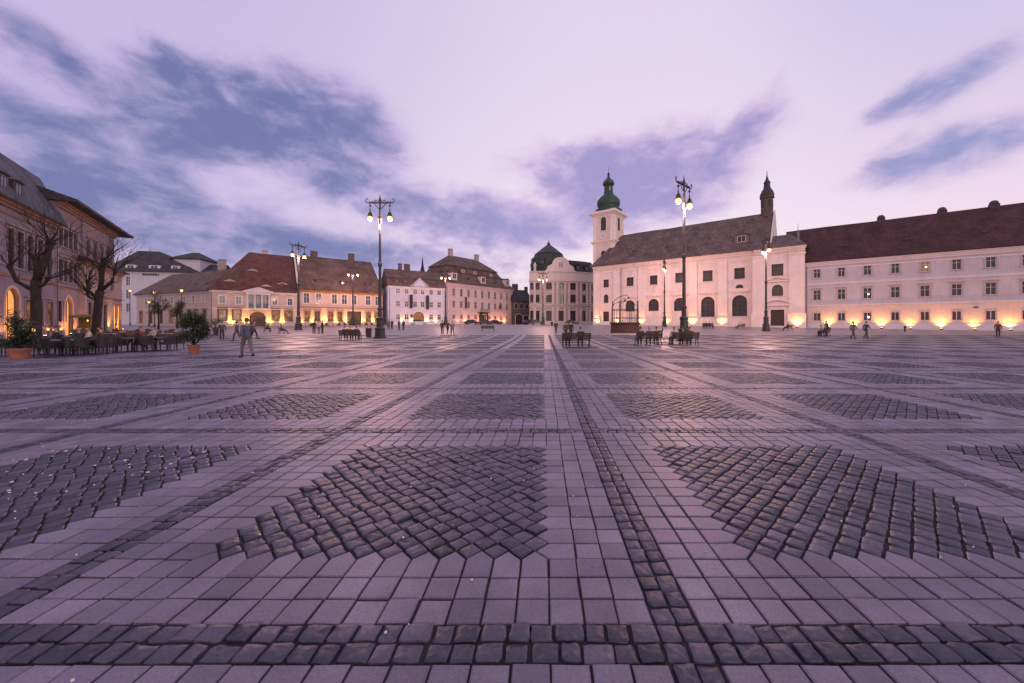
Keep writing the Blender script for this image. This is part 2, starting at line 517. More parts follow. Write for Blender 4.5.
slabs4, slabs5, setts, setts_lo = [], [], [], []
def rectp(x0, x1, y0, y1): return [(x0, y0), (x1, y0), (x1, y1), (x0, y1)]
FOOT = (-1e9, 1e9)
for n in range(-2, 6):
    yb = OY + n * PER
    ytop = yb + PER
    half = 1.62 * max(ytop, 1.5) + 4.5
    k0, k1 = math.floor((-half - OX) / PER), math.ceil((half - OX) / PER)
    for k in range(k0, k1 + 1):
        xb = OX + k * PER
        near = yb < 9 and abs(xb) < 14
        S = setts if near else setts_lo
        # crossing and the two sett rows
        for i in range(2):
            for j in range(2):
                S.append(rectp(xb - CW + i * CW, xb + i * CW, yb - CW + j * CW, yb + j * CW))
        m = 27; st = (PER - 2 * CW) / m
        off = [[random.uniform(-.13, .13) * st for _ in range(m + 1)] for _ in range(4)]
        for o in off: o[0] = o[-1] = 0
        for q in range(m):
            for i in range(2):
                a0, a1 = CW + q * st + off[i][q], CW + (q + 1) * st + off[i][q + 1]
                S.append(rectp(xb - CW + i * CW, xb + i * CW, yb + a0, yb + a1))
                a0, a1 = CW + q * st + off[2 + i][q], CW + (q + 1) * st + off[2 + i][q + 1]
                S.append(rectp(xb + a0, xb + a1, yb - CW + i * CW, yb + i * CW))
        fx, fy = xb + CW, yb + CW
        U = lambda u, v: (fx + u * PU, fy + v * PU)
        for i in range(19):
            for j in range(19):
                if 3 <= i < 16 and 3 <= j < 16: continue
                p = [U(i, j), U(i + 1, j), U(i + 1, j + 1), U(i, j + 1)]
                if j == 2 and 3 <= i < 16: slabs5.append([p[0], p[1], p[2], U(i + .5, 3.5), p[3]])
                elif j == 16 and 3 <= i < 16: slabs5.append([p[0], U(i + .5, 15.5), p[1], p[2], p[3]])
                elif i == 2 and 3 <= j < 16: slabs5.append([p[0], p[1], U(3.5, j + .5), p[2], p[3]])
                elif i == 16 and 3 <= j < 16: slabs5.append([p[0], p[1], p[2], p[3], U(15.5, j + .5)])
                else: slabs4.append(p)
        # setts in diagonal rows, joints along a row staggered, the zigzag edge kept
        for qi in range(-13, 13):
            q = qi + .5
            ps = [m + .5 for m in range(0, 26) if .4 < (m + .5 + q) / 2 < 12.6 and .4 < (m + .5 - q) / 2 < 12.6]
            if not ps: continue
            sh = random.uniform(-.15, .15); cuts = [ps[0] - .5] + [p + .5 for p in ps]
            L_ = len(cuts)
            for z in range(1, L_ - 1):
                cuts[z] += max(-.3, min(.3, sh + random.uniform(-.09, .09))) * min(1, z / 2, (L_ - 1 - z) / 2)
            W = lambda p, qq: U(3 + (p + qq) / 2, 3 + (p - qq) / 2)
            for z in range(L_ - 1):
                S.append([W(cuts[z], q + .5), W(cuts[z + 1], q + .5), W(cuts[z + 1], q - .5), W(cuts[z], q - .5)])

def inset(P, d):
    """P (M,N,2) ccw convex polygons moved inward by d (M,1)"""
    nxt, prv = np.roll(P, -1, 1), np.roll(P, 1, 1)
    e1, e0 = nxt - P, P - prv
    e1 /= np.linalg.norm(e1, axis=2, keepdims=True); e0 /= np.linalg.norm(e0, axis=2, keepdims=True)
    n1 = np.stack([-e1[..., 1], e1[..., 0]], -1); n0 = np.stack([-e0[..., 1], e0[..., 0]], -1)
    b = n0 + n1
    k = 1 / np.maximum(.45, (1 + (n0 * n1).sum(-1)))[..., None]
    return P + b * k * d[:, :, None]

def mesh_rings(rings, center, smooth_from):
    """rings: list of (M,N,3); returns verts, quads, tris as arrays"""
    M, N = rings[0].shape[:2]
    per = len(rings) * N + (1 if center is not None else 0)
    V = np.concatenate(rings + ([center[:, None, :]] if center is not None else []), 1).reshape(-1, 3)
    base = (np.arange(M) * per)[:, None]
    idx = np.arange(N); nx = (idx + 1) % N
    quads = []
    for r in range(len(rings) - 1):
        q = np.stack([r * N + idx, r * N + nx, (r + 1) * N + nx, (r + 1) * N + idx], -1)
        quads.append((base[:, :, None] + q[None]).reshape(-1, 4))
    quads = np.concatenate(quads) if quads else np.zeros((0, 4), int)
    last = (len(rings) - 1) * N
    if center is not None:
        t = np.stack([last + idx, last + nx, np.full(N, per - 1)], -1)
        polys = (base[:, :, None] + t[None]).reshape(-1, 3)
    else:
        polys = base + (last + idx)[None]
    return V, quads, polys

def np_mesh(name, parts, mats, smooth):
    vs, loops, starts, totals, mi, sm = [], [], [], [], [], []
    vo = 0; lo = 0
    for (V, Q, T, m, s) in parts:
        vs.append(V)
        for F in (Q, T):
            if len(F) == 0: continue
            k = F.shape[1]
            loops.append((F + vo).ravel()); starts.append(lo + np.arange(len(F)) * k); totals.append(np.full(len(F), k))
            mi.append(np.full(len(F), m)); sm.append(np.full(len(F), s)); lo += F.size
        vo += len(V)
    V = np.concatenate(vs); Lp = np.concatenate(loops)
    me = bpy.data.meshes.new(name)
    me.vertices.add(len(V)); me.vertices.foreach_set('co', V.astype(np.float32).ravel())
    me.loops.add(len(Lp)); me.loops.foreach_set('vertex_index', Lp.astype(np.int32))
    st = np.concatenate(starts); tt = np.concatenate(totals)
    me.polygons.add(len(st)); me.polygons.foreach_set('loop_start', st.astype(np.int32)); me.polygons.foreach_set('loop_total', tt.astype(np.int32))
    me.polygons.foreach_set('material_index', np.concatenate(mi).astype(np.int32))
    me.polygons.foreach_set('use_smooth', np.concatenate(sm).astype(bool))
    for mm in mats: me.materials.append(mm)
    me.update(calc_edges=True); me.validate()
    o = bpy.data.objects.new(name, me); COL.objects.link(o)
    return o

def slab_part(polys):
    P = np.array(polys, float); M, N = P.shape[:2]
    P = inset(P, RNG.uniform(.004, .0072, (M, 1)))
    P = P + RNG.normal(0, .0014, (M, 1, 2)) + RNG.normal(0, .0009, (M, N, 2))
    c = P.mean(1, keepdims=True)
    tilt = RNG.normal(0, .007, (M, 1, 2)); lift = RNG.normal(0, .0018, (M, 1))
    def ring(Q, z):
        zz = z + lift + ((Q - c) * tilt).sum(-1)
        return np.concatenate([Q, zz[..., None]], -1)
    jit = RNG.uniform(.004, .009, (M, 1))
    r = [ring(P, -.05), ring(P, -.006), ring(inset(P, jit), 0.0)]
    V, Q, T = mesh_rings(r, None, 0)
    return V, Q, T, 0, False

def sett_part(polys, hi):
    P = np.array(polys, float); M = P.shape[0]
    P = inset(P, RNG.uniform(.004, .009, (M, 1)))
    c = P.mean(1, keepdims=True)
    if hi:
        a, b = P, np.roll(P, -1, 1)
        q1, q2 = a * .80 + b * .20, a * .20 + b * .80
        corner = a * .965 + c * .035
        P = np.stack([corner, q1, q2], 2).reshape(M, 12, 2)
        P = P + RNG.normal(0, .0030, P.shape) + RNG.normal(0, .002, (M, 1, 2))
    size = np.linalg.norm(P - c, axis=2, keepdims=True).mean(1, keepdims=True)
    tilt = RNG.normal(0, .018, (M, 1, 2)); lift = RNG.normal(0, .0035, (M, 1))
    N = P.shape[1]
    def ring(k, z, j):
        Q = c + (P - c) * k
        zz = z + lift + ((Q - c) * tilt).sum(-1) + RNG.normal(0, j, (M, N))
        return np.concatenate([Q, zz[..., None]], -1)
    if hi: r = [ring(1.0, -.05, 0), ring(.992, -.014, .0012), ring(.970, -.003, .0014), ring(.91, .0, .0014), ring(.5, .0005, .0020)]
    else: r = [ring(1.0, -.04, 0), ring(.98, -.014, .001), ring(.88, -.001, .001)]
    cen = np.concatenate([c[:, 0], (.003 + lift + RNG.normal(0, .0018, (M, 1)))], -1)
    V, Q, T = mesh_rings(r, cen, 0)
    return V, Q, T, 1, True

pv = np_mesh('square_paving', [slab_part(slabs4), slab_part(slabs5), sett_part(setts, True), sett_part(setts_lo, False)], [M_SLAB, M_SETT], False)
tag(pv, kind='structure')

# the same grid farther out
M_FSLAB, M_FSETT, M_FSTRIP, M_FPAVE = far_mat('slab_far_brightened', 'slab'), far_mat('sett_far', 'sett'), far_mat('strip_far', 'strip'), far_mat('pavement_slabs', 'pave')
fb = MB()
def fquad(x0, x1, y0, y1, m):
    fb.add([(x0, y0, ground_z(y0)), (x1, y0, ground_z(y0)), (x1, y1, ground_z(y1)), (x0, y1, ground_z(y1))], [(0, 1, 2, 3)], m)
N_FAR = 13
for n in range(6, N_FAR):
    yb = OY + n * PER
    half = 1.62 * (yb + PER) + 4
    k0, k1 = math.floor((-min(half, 70) - OX) / PER), math.ceil((min(half, 80) - OX) / PER)
    for k in range(k0, k1 + 1):
        xb = OX + k * PER
        x1, y1 = xb + PER - CW, yb + PER - CW
        a = 3 * PU
        fquad(xb - CW, x1, yb - CW, yb + CW, 2)
        fquad(xb - CW, xb + CW, yb + CW, y1, 2)
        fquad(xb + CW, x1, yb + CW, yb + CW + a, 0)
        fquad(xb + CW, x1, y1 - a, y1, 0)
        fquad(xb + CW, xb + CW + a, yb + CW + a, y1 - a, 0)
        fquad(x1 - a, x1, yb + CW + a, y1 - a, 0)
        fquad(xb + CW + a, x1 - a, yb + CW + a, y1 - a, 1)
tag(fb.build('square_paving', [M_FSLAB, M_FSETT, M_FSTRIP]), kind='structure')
END_Y = OY + N_FAR * PER - CW
pb = MB()
_py = [END_Y + .02] + [y for y in range(46, 132, 2) if y > END_Y + .5]
_px = [-140, -90, -60, -30, 0, 30, 60, 90, 140]
pb.add([(x, y, ground_z(y) - .004) for y in _py for x in _px],
       [(j * 9 + i, j * 9 + i + 1, j * 9 + i + 10, j * 9 + i + 9) for j in range(len(_py) - 1) for i in range(8)])
tag(pb.build('pavement', M_FPAVE), kind='structure')

# ------------------------------------------------------------------ building kit
PL = {}
def pl(name, c, var=.10):
    if name not in PL: PL[name] = plaster(name, c, var)
    return PL[name]
M_WHITE = pl('painted_white_trim', (.60, .55, .60), .06)
M_STONE = pl('grey_sandstone', (.42, .38, .37), .14)
M_FRAME_W = mat('white_window_paint', (.62, .60, .63), .5, .06, 6)
M_FRAME_D = mat('dark_window_paint', (.10, .085, .085), .5, .1, 6)
M_GLASS = mat('window_glass', (.020, .022, .032), .07, .3, .7, 0, 40, .6)
M_LEADED = mat('leaded_church_glass', (.03, .03, .038), .42, .35, 1.2, .4, 9, .4)
M_GLASS_B = mat('window_glass_pale', (.05, .055, .08), .10, .3, .7, 0, 40, .6)
M_LIT = mat('lit_window_glass', (.3, .2, .1), .4, .0, 3, 0, 40, .5, 0, (1.0, .34, .07), 1.0)
M_LIT_DIM = mat('dimly_lit_window_glass', (.15, .10, .07), .3, .0, 3, 0, 40, .5, 0, (1.0, .45, .20), .13)
M_LIT_SPOT = mat('bright_lamp_behind_glass', (.3, .2, .1), .4, .0, 3, 0, 40, .5, 0, (1.0, .70, .42), 7.0)
def interior(name, cols, strength, scale):
    """glass with a lit room behind it: uneven warm glow"""
    m, N, L, P = new_mat(name)
    P.inputs['Base Color'].default_value = (.02, .018, .018, 1); P.inputs['Roughness'].default_value = .1
    t = N.new('ShaderNodeTexCoord'); n = N.new('ShaderNodeTexNoise'); n.inputs['Scale'].default_value = scale; n.inputs['Detail'].default_value = 3
    L.new(t.outputs['Object'], n.inputs['Vector']); r = N.new('ShaderNodeValToRGB')
    r.color_ramp.elements[0].position, r.color_ramp.elements[1].position = .38, .72
    r.color_ramp.elements[0].color = (*cols[0], 1); r.color_ramp.elements[1].color = (*cols[1], 1)
    L.new(n.outputs['Fac'], r.inputs[0]); L.new(r.outputs[0], P.inputs['Emission Color']); P.inputs['Emission Strength'].default_value = strength
    return m
M_SHOP = interior('shop_interior_glass', ((.05, .018, .012), (.75, .30, .11)), .55, 1.1)
M_LIT_RED = interior('red_lit_shop_glass', ((.08, .01, .01), (1.0, .12, .10)), .8, 1.4)
M_DOOR = mat('dark_oak_door', (.050, .034, .028), .55, .3, 4, .3, 30, .4, 0, None, 0, (6, 6, .6))
M_DOOR_G = mat('painted_green_door', (.030, .045, .038), .5, .2, 4)
M_TILE_RED = tiles('red_clay_tiles', (.112, .050, .052))
M_TILE_BROWN = tiles('brown_clay_tiles', (.122, .080, .078))
M_TILE_CHURCH = tiles('weathered_clay_tiles', (.125, .092, .096), .36, .24)
M_TILE_MAROON = tiles('maroon_clay_tiles', (.060, .024, .033), .36, .24)
M_TILE_DARK = tiles('dark_slate_tiles', (.045, .045, .058))
M_TILE_GREY = tiles('pale_grey_tiles', (.075, .082, .115))
M_COPPER = mat('green_copper', (.028, .060, .045), .5, .35, 2.2, .2, 12, .5, .3)
M_COPPER_D = mat('dark_copper', (.024, .032, .036), .5, .3, 2.2, .2, 12, .5, .3)
M_ZINC = mat('zinc_sheet', (.12, .12, .14), .45, .2, 4, 0, 40, .5, .5)
M_IRON = mat('black_painted_iron', (.018, .018, .022), .42, .25, 8, .15, 60)
M_GILT = mat('gilded_ball', (.5, .32, .10), .3, .1, 5, 0, 40, .5, .8)
M_DARKBOARD = mat('dark_roof_boards', (.05, .04, .04), .8, .2, 4)
M_BRICK = pl('chimney_brick', (.10, .07, .07), .2)
M_CLOTH_D = mat('dark_banner_cloth', (.018, .016, .030), .8, .3, 2)

def wall_open(b, x0, x1, z0, z1, ops, depth=.28, m=0, y=0.0):
    """front wall with real openings: ops are (xa, xb, za, zb, rise); rise > 0 gives an arched head"""
    xs = sorted({x0, x1, *[o[0] for o in ops], *[o[1] for o in ops]})
    zs = sorted({z0, z1, *[o[2] for o in ops], *[o[3] for o in ops]})
    for i in range(len(xs) - 1):
        for j in range(len(zs) - 1):
            cx, cz = (xs[i] + xs[i + 1]) / 2, (zs[j] + zs[j + 1]) / 2
            if any(o[0] < cx < o[1] and o[2] < cz < o[3] for o in ops): continue
            b.add([(xs[i], y, zs[j]), (xs[i + 1], y, zs[j]), (xs[i + 1], y, zs[j + 1]), (xs[i], y, zs[j + 1])], [(0, 1, 2, 3)], m)
    for (xa, xb, za, zb, rise) in ops:
        pts = outline(xa, xb, za, zb, rise)
        if rise > 0:
            arc = pts[2:]
            for k in range(len(arc) - 1):
                p, q = arc[k], arc[k + 1]
                b.add([(p[0], y, p[1]), (q[0], y, q[1]), (q[0], y, zb), (p[0], y, zb)], [(3, 2, 1, 0)], m)
        n = len(pts)
        for k in range(n):
            p, q = pts[k], pts[(k + 1) % n]
            b.add([(p[0], y, p[1]), (q[0], y, q[1]), (q[0], y + depth, q[1]), (p[0], y + depth, p[1])], [(0, 3, 2, 1)], m)

def outline(xa, xb, za, zb, rise=0, seg=10):
    """closed outline, counter-clockwise from the lower left; with rise the head runs right to left"""
    if rise <= 0: return [(xa, za), (xb, za), (xb, zb), (xa, zb)]
    w, cx = (xb - xa) / 2, (xa + xb) / 2
    return [(xa, za), (xb, za)] + [(cx + w * math.cos(math.pi * k / seg), zb - rise + rise * math.sin(math.pi * k / seg)) for k in range(seg + 1)]

def window(parent, op, mf=None, mp=None, ms=None, sur=.14, sill=True, hood=0, nx=2, nz=3, name='window', deep=.16, warp=None, y0=0.0):
    """frame, glazing bars, stone surround and sill as the window; its glass as a child"""
    xa, xb, za, zb, rise = op
    mf = mf or M_FRAME_W; mp = mp or M_GLASS; ms = ms or M_WHITE
    b = MB(); fw, fy0, fy1 = .07, y0 + deep - .05, y0 + deep + .03
    e = .004
    outer = outline(xa + e, xb - e, za + e, zb - e, max(0, rise - e) if rise else 0)
    inner = outline(xa + fw, xb - fw, za + fw, zb - fw, max(.02, rise - fw) if rise else 0)
    n = len(outer)
    for k in range(n):
        a, c, d, f = outer[k], outer[(k + 1) % n], inner[(k + 1) % n], inner[k]
        b.add([(a[0], fy0, a[1]), (c[0], fy0, c[1]), (d[0], fy0, d[1]), (f[0], fy0, f[1])], [(0, 1, 2, 3)], 0)
        b.add([(f[0], fy0, f[1]), (d[0], fy0, d[1]), (d[0], fy1, d[1]), (f[0], fy1, f[1])], [(0, 1, 2, 3)], 0)
    for i in range(1, nx):
        x = xa + (xb - xa) * i / nx
        b.box(x - .03, x + .03, fy0 + .012, fy1 - .01, za + fw - .01, zb - fw + .01 - (0 if not rise else .02), 0)
    for j in range(1, nz):
        z = za + (zb - za) * (j / nz if nz > 2 else .62)
        b.box(xa + fw - .01, xb - fw + .01, fy0 + .017, fy1 - .012, z - .028, z + .028, 0)
    if sur:
        o2 = outline(xa - sur, xb + sur, za - (0 if sill else sur * .0), zb + sur, rise + sur if rise else 0)
        o1 = outline(xa, xb, za, zb, rise)
        for k in range(1, len(o1)):
            a, c, d, f = o2[k], o2[(k + 1) % n], o1[(k + 1) % n], o1[k]
            ya = y0 - .05
            b.add([(a[0], ya, a[1]), (c[0], ya, c[1]), (d[0], ya, d[1]), (f[0], ya, f[1])], [(3, 2, 1, 0)], 1)
            b.add([(a[0], ya, a[1]), (c[0], ya, c[1]), (c[0], y0 + .02, c[1]), (a[0], y0 + .02, a[1])], [(0, 1, 2, 3)], 1)
            b.add([(f[0], ya, f[1]), (d[0], ya, d[1]), (d[0], y0 + .02, d[1]), (f[0], y0 + .02, f[1])], [(3, 2, 1, 0)], 1)
    if sill: b.box(xa - sur - .06, xb + sur + .06, y0 - .14, y0 + .05, za - .12, za - .003, 1)
    if hood: b.box(xa - sur - .12, xb + sur + .12, y0 - .20, y0 + .05, zb + sur + .10, zb + sur + .10 + hood, 1)
    if warp: b.warp(warp)
    w = b.build(name, [mf, ms], parent)
    g = MB(); p = outline(xa + .03, xb - .03, za + .03, zb - .03, max(.02, rise - .03) if rise else 0)
    yy = y0 + deep + .005
    g.add([(q[0], yy, q[1]) for q in p], [tuple(range(len(p)))])
    if warp: g.warp(warp)
    g.build('pane', mp, w)
    return w

def door(parent, op, m=None, name='door', deep=.2, sur=.18, ms=None, lit=None, y0=0.0, warp=None):
    xa, xb, za, zb, rise = op
    b = MB(); m = m or M_DOOR
    p = outline(xa + .004, xb - .004, za, zb - .004, rise)
    yy = y0 + deep
    b.add([(q[0], yy, q[1]) for q in p], [tuple(range(len(p)))], 0)
    zt = zb - rise if rise else zb
    cx = (xa + xb) / 2
    for s in (-1, 1):
        l, r = (xa + .10, cx - .06) if s < 0 else (cx + .06, xb - .10)
        for (z0, z1) in ((za + .2, za + (zt - za) * .40), (za + (zt - za) * .47, za + (zt - za) * .93)):
            b.box(l, r, yy - .035, yy + .01, z0, z1, 0)
    b.box(cx - .025, cx + .025, yy - .05, yy + .01, za + .02, zt - .02, 0)
    if rise: b.box(xa + .02, xb - .02, yy - .06, yy + .01, zt - .06, zt + .06, 0)
    if sur:
        o2 = outline(xa - sur, xb + sur, za, zb + sur, rise + sur if rise else 0); o1 = outline(xa, xb, za, zb, rise); n = len(o1)
        for k in range(1, n):
            a, c, d, f = o2[k], o2[(k + 1) % n], o1[(k + 1) % n], o1[k]
            ya = y0 - .06
            b.add([(a[0], ya, a[1]), (c[0], ya, c[1]), (d[0], ya, d[1]), (f[0], ya, f[1])], [(3, 2, 1, 0)], 1)
            b.add([(a[0], ya, a[1]), (c[0], ya, c[1]), (c[0], y0 + .02, c[1]), (a[0], y0 + .02, a[1])], [(0, 1, 2, 3)], 1)
    if warp: b.warp(warp)
    d = b.build(name, [m, ms or M_WHITE], parent)
    h = MB(); h.box(cx + .05, cx + .09, yy - .12, yy - .02, za + 1.0, za + 1.15)
    if warp: h.warp(warp)
    h.build('handle', M_GILT, d)
    return d

def shell(b, x0, x1, z0, z1, dep, m=0, y=.0):
    """the other three walls (the front is wall_open)"""
    b.add([(x0, y, z0), (x0, dep, z0), (x0, dep, z1), (x0, y, z1)], [(3, 2, 1, 0)][::1], m)
    b.add([(x1, y, z0), (x1, dep, z0), (x1, dep, z1), (x1, y, z1)], [(0, 1, 2, 3)], m)
    b.add([(x0, dep, z0), (x1, dep, z0), (x1, dep, z1), (x0, dep, z1)], [(3, 2, 1, 0)], m)

def hip(b, x0, x1, y0, y1, ze, zr, hl=0.0, hr=0.0, m=0, th=.14, yr=None, sag=0.0):
    """pitched roof: ridge along x at yr, hips of run hl / hr (0 = gable), eaves fascia th thick"""
    yr = (y0 + y1) / 2 if yr is None else yr
    a, c = x0 + hl, x1 - hr
    nseg = 9
    xs = [a + (c - a) * i / (nseg - 1) for i in range(nseg)]
    dz = [0 if i in (0, nseg - 1) else random.uniform(-1, 1) * sag for i in range(nseg)]
    v = [(x0, y0, ze), (x1, y0, ze), (x1, y1, ze), (x0, y1, ze)]
    v += [(x, yr, zr + d) for x, d in zip(xs, dz)]
    fr = [(x0 + (x1 - x0) * i / (nseg - 1), y0, ze) for i in range(nseg)]
    bk = [(x0 + (x1 - x0) * i / (nseg - 1), y1, ze) for i in range(nseg)]
    o = 4 + nseg
    v += fr + bk
    f = []
    for i in range(nseg - 1):
        f.append((o + i, o + i + 1, 4 + i + 1, 4 + i))
        f.append((o + nseg + i + 1, o + nseg + i, 4 + i, 4 + i + 1))
    f.append((3, 0, 4)); f.append((1, 2, 4 + nseg - 1))
    b.add(v, f, m)
    q = [(x0, y0), (x1, y0), (x1, y1), (x0, y1)]
    b.add([(*p, ze) for p in q] + [(*p, ze - th) for p in q], [(0, 4, 5, 1), (1, 5, 6, 2), (2, 6, 7, 3), (3, 7, 4, 0), (4, 7, 6, 5)], m)

def frustum(b, lo, hi, z0, z1, m=0, cap=False):
    v = [(lo[0], lo[2], z0), (lo[1], lo[2], z0), (lo[1], lo[3], z0), (lo[0], lo[3], z0), (hi[0], hi[2], z1), (hi[1], hi[2], z1), (hi[1], hi[3], z1), (hi[0], hi[3], z1)]
    f = [(0, 1, 5, 4), (1, 2, 6, 5), (2, 3, 7, 6), (3, 0, 4, 7)]
    if cap: f += [(4, 5, 6, 7), (3, 2, 1, 0)]
    b.add(v, f, m)

def cornice(b, x0, x1, z, h=.35, out=.35, m=0, ends=0.0, y=0.0):
    st = [(out * .35, z - h, z - h * .62), (out * .65, z - h * .62, z - h * .3), (out, z - h * .3, z)]
    for (o, a, c) in st: b.box(x0 - ends * o, x1 + ends * o, y - o, y + .03, a, c - .002, m)

def chimney(parent, x, y, z0, z1, w=.7, d=.6, m=None, name='chimney'):
    b = MB(); b.box(x - w / 2, x + w / 2, y - d / 2, y + d / 2, z0, z1 - .25, 0)
    b.box(x - w / 2 - .08, x + w / 2 + .08, y - d / 2 - .08, y + d / 2 + .08, z1 - .25, z1 - .12, 0)
    b.box(x - w / 2 + .05, x + w / 2 - .05, y - d / 2 + .05, y + d / 2 - .05, z1 - .12, z1, 1)
    return b.build(name, [m or M_BRICK, M_ZINC], parent)

def pipe(parent, x, z0, z1, y=-.14):
    b = MB(); b.tube([(x, y, z1 + .2), (x, y, z0 + .3), (x + .02, y - .12, z0)], .055, 8)
    for k in range(5): b.lathe([(.07, z0 + (z1 - z0) * (k + .5) / 5), (.07, z0 + (z1 - z0) * (k + .5) / 5 + .06)], 8, (x, y))
    return b.build('drainpipe', M_ZINC, parent)

def eyelid(parent, x, y, z, w, h, dy, m, face=None):
    """low curved dormer with a dark slot, sitting on a slope that rises dy back per h up"""
    b = MB(); n = 10; vs = []
    for i in range(n + 1):
        t = i / n; xx = x + (t - .5) * w; zz = h * (math.sin(math.pi * t) ** 1.3)
        vs += [(xx, y - .12, z + zz), (xx, y + dy, z + zz * .98 + .02), (xx, y - .10, z - .06)]
    for i in range(n):
        a = i * 3
        b.add([vs[a], vs[a + 3], vs[a + 4], vs[a + 1]], [(0, 1, 2, 3)], 0)
        b.add([vs[a], vs[a + 3], vs[a + 5], vs[a + 2]], [(3, 2, 1, 0)], 1)
    o = b.build('dormer', [m, face or M_DARKBOARD], parent)
    g = MB(); g.box(x - w * .2, x + w * .2, y - .16, y - .06, z + .02, z + h * .72)
    g.build('pane', M_GLASS, o)
    return o

def dormer(parent, x, y, z, w, h, dep, m_roof, m_wall, mp=None, rise=.35, m_fr=None):
    """small house-shaped dormer: cheeks, pitched lid, window in front"""
    b = MB()
    b.box(x - w / 2, x + w / 2, y, y + dep, z, z + h, 0)
    o = .14
    v = [(x - w / 2 - o, y - o, z + h), (x + w / 2 + o, y - o, z + h), (x, y - o, z + h + rise), (x - w / 2 - o, y + dep, z + h), (x + w / 2 + o, y + dep, z + h), (x, y + dep, z + h + rise)]
    b.add(v, [(0, 1, 2), (1, 4, 5, 2), (0, 2, 5, 3), (0, 3, 4, 1), (3, 5, 4)], 1)
    d = b.build('dormer', [m_wall, m_roof], parent)
    f = MB(); xa, xb, za, zb = x - w * .32, x + w * .32, z + h * .18, z + h * .88
    for (a, c, e, g) in ((xa, xb, za, za + .06), (xa, xb, zb - .06, zb), (xa, xa + .06, za + .062, zb - .062), (xb - .06, xb, za + .062, zb - .062), (x - .03, x + .03, za + .063, zb - .063)):
        f.box(a, c, y - .05, y + .02, e, g)
    fo = f.build('window', m_fr or M_FRAME_W, d)
    p = MB(); p.box(xa + .05, xb - .05, y - .02, y + .012, za + .05, zb - .05)
    p.build('pane', mp or M_GLASS, fo)
    return d

def bargeboards(b, x0, x1, z, y, h=.3, m=0):
    b.box(x0, x1, y - .05, y + .05, z, z + h, m)

_fl = 0
def floodlight(line, x, out, label, watts=220, z=None, col=(1.0, .38, .065), spread=122, aim=.12, group=None):
    """small ground uplight by a wall, really lit"""
    p = line.w(x, -out); zz = ground_z(p.y) if z is None else z
    t = thing('floodlight', label, 'floodlight', (p.x, p.y, zz), line.rot, group)
    b = MB(); b.box(-.16, .16, -.09, .09, .0, .06); b.box(-.20, .20, -.10, .08, .08, .26)
    b.build('housing', M_IRON, t)
    g = MB(); g.box(-.17, .17, -.07, .06, .262, .275); g.build('lens', M_LAMPGLASS, t)
    ld = bpy.data.lights.new('floodlight_beam', 'SPOT')
    ld.energy = watts; ld.color = col; ld.spot_size = R(spread); ld.spot_blend = .9; ld.shadow_soft_size = .10
    lo = bpy.data.objects.new('floodlight_beam', ld); COL.objects.link(lo); lo.parent = t
    lo.location = (0, 0, .36)
    lo.rotation_euler = Vector((0, -aim, -1)).to_track_quat('Z', 'Y').to_euler()
    return t
M_LAMPGLASS = mat('lamp_glass', (.9, .7, .4), .3, 0, 3, 0, 40, .5, 0, (1.0, .62, .22), 14.0)

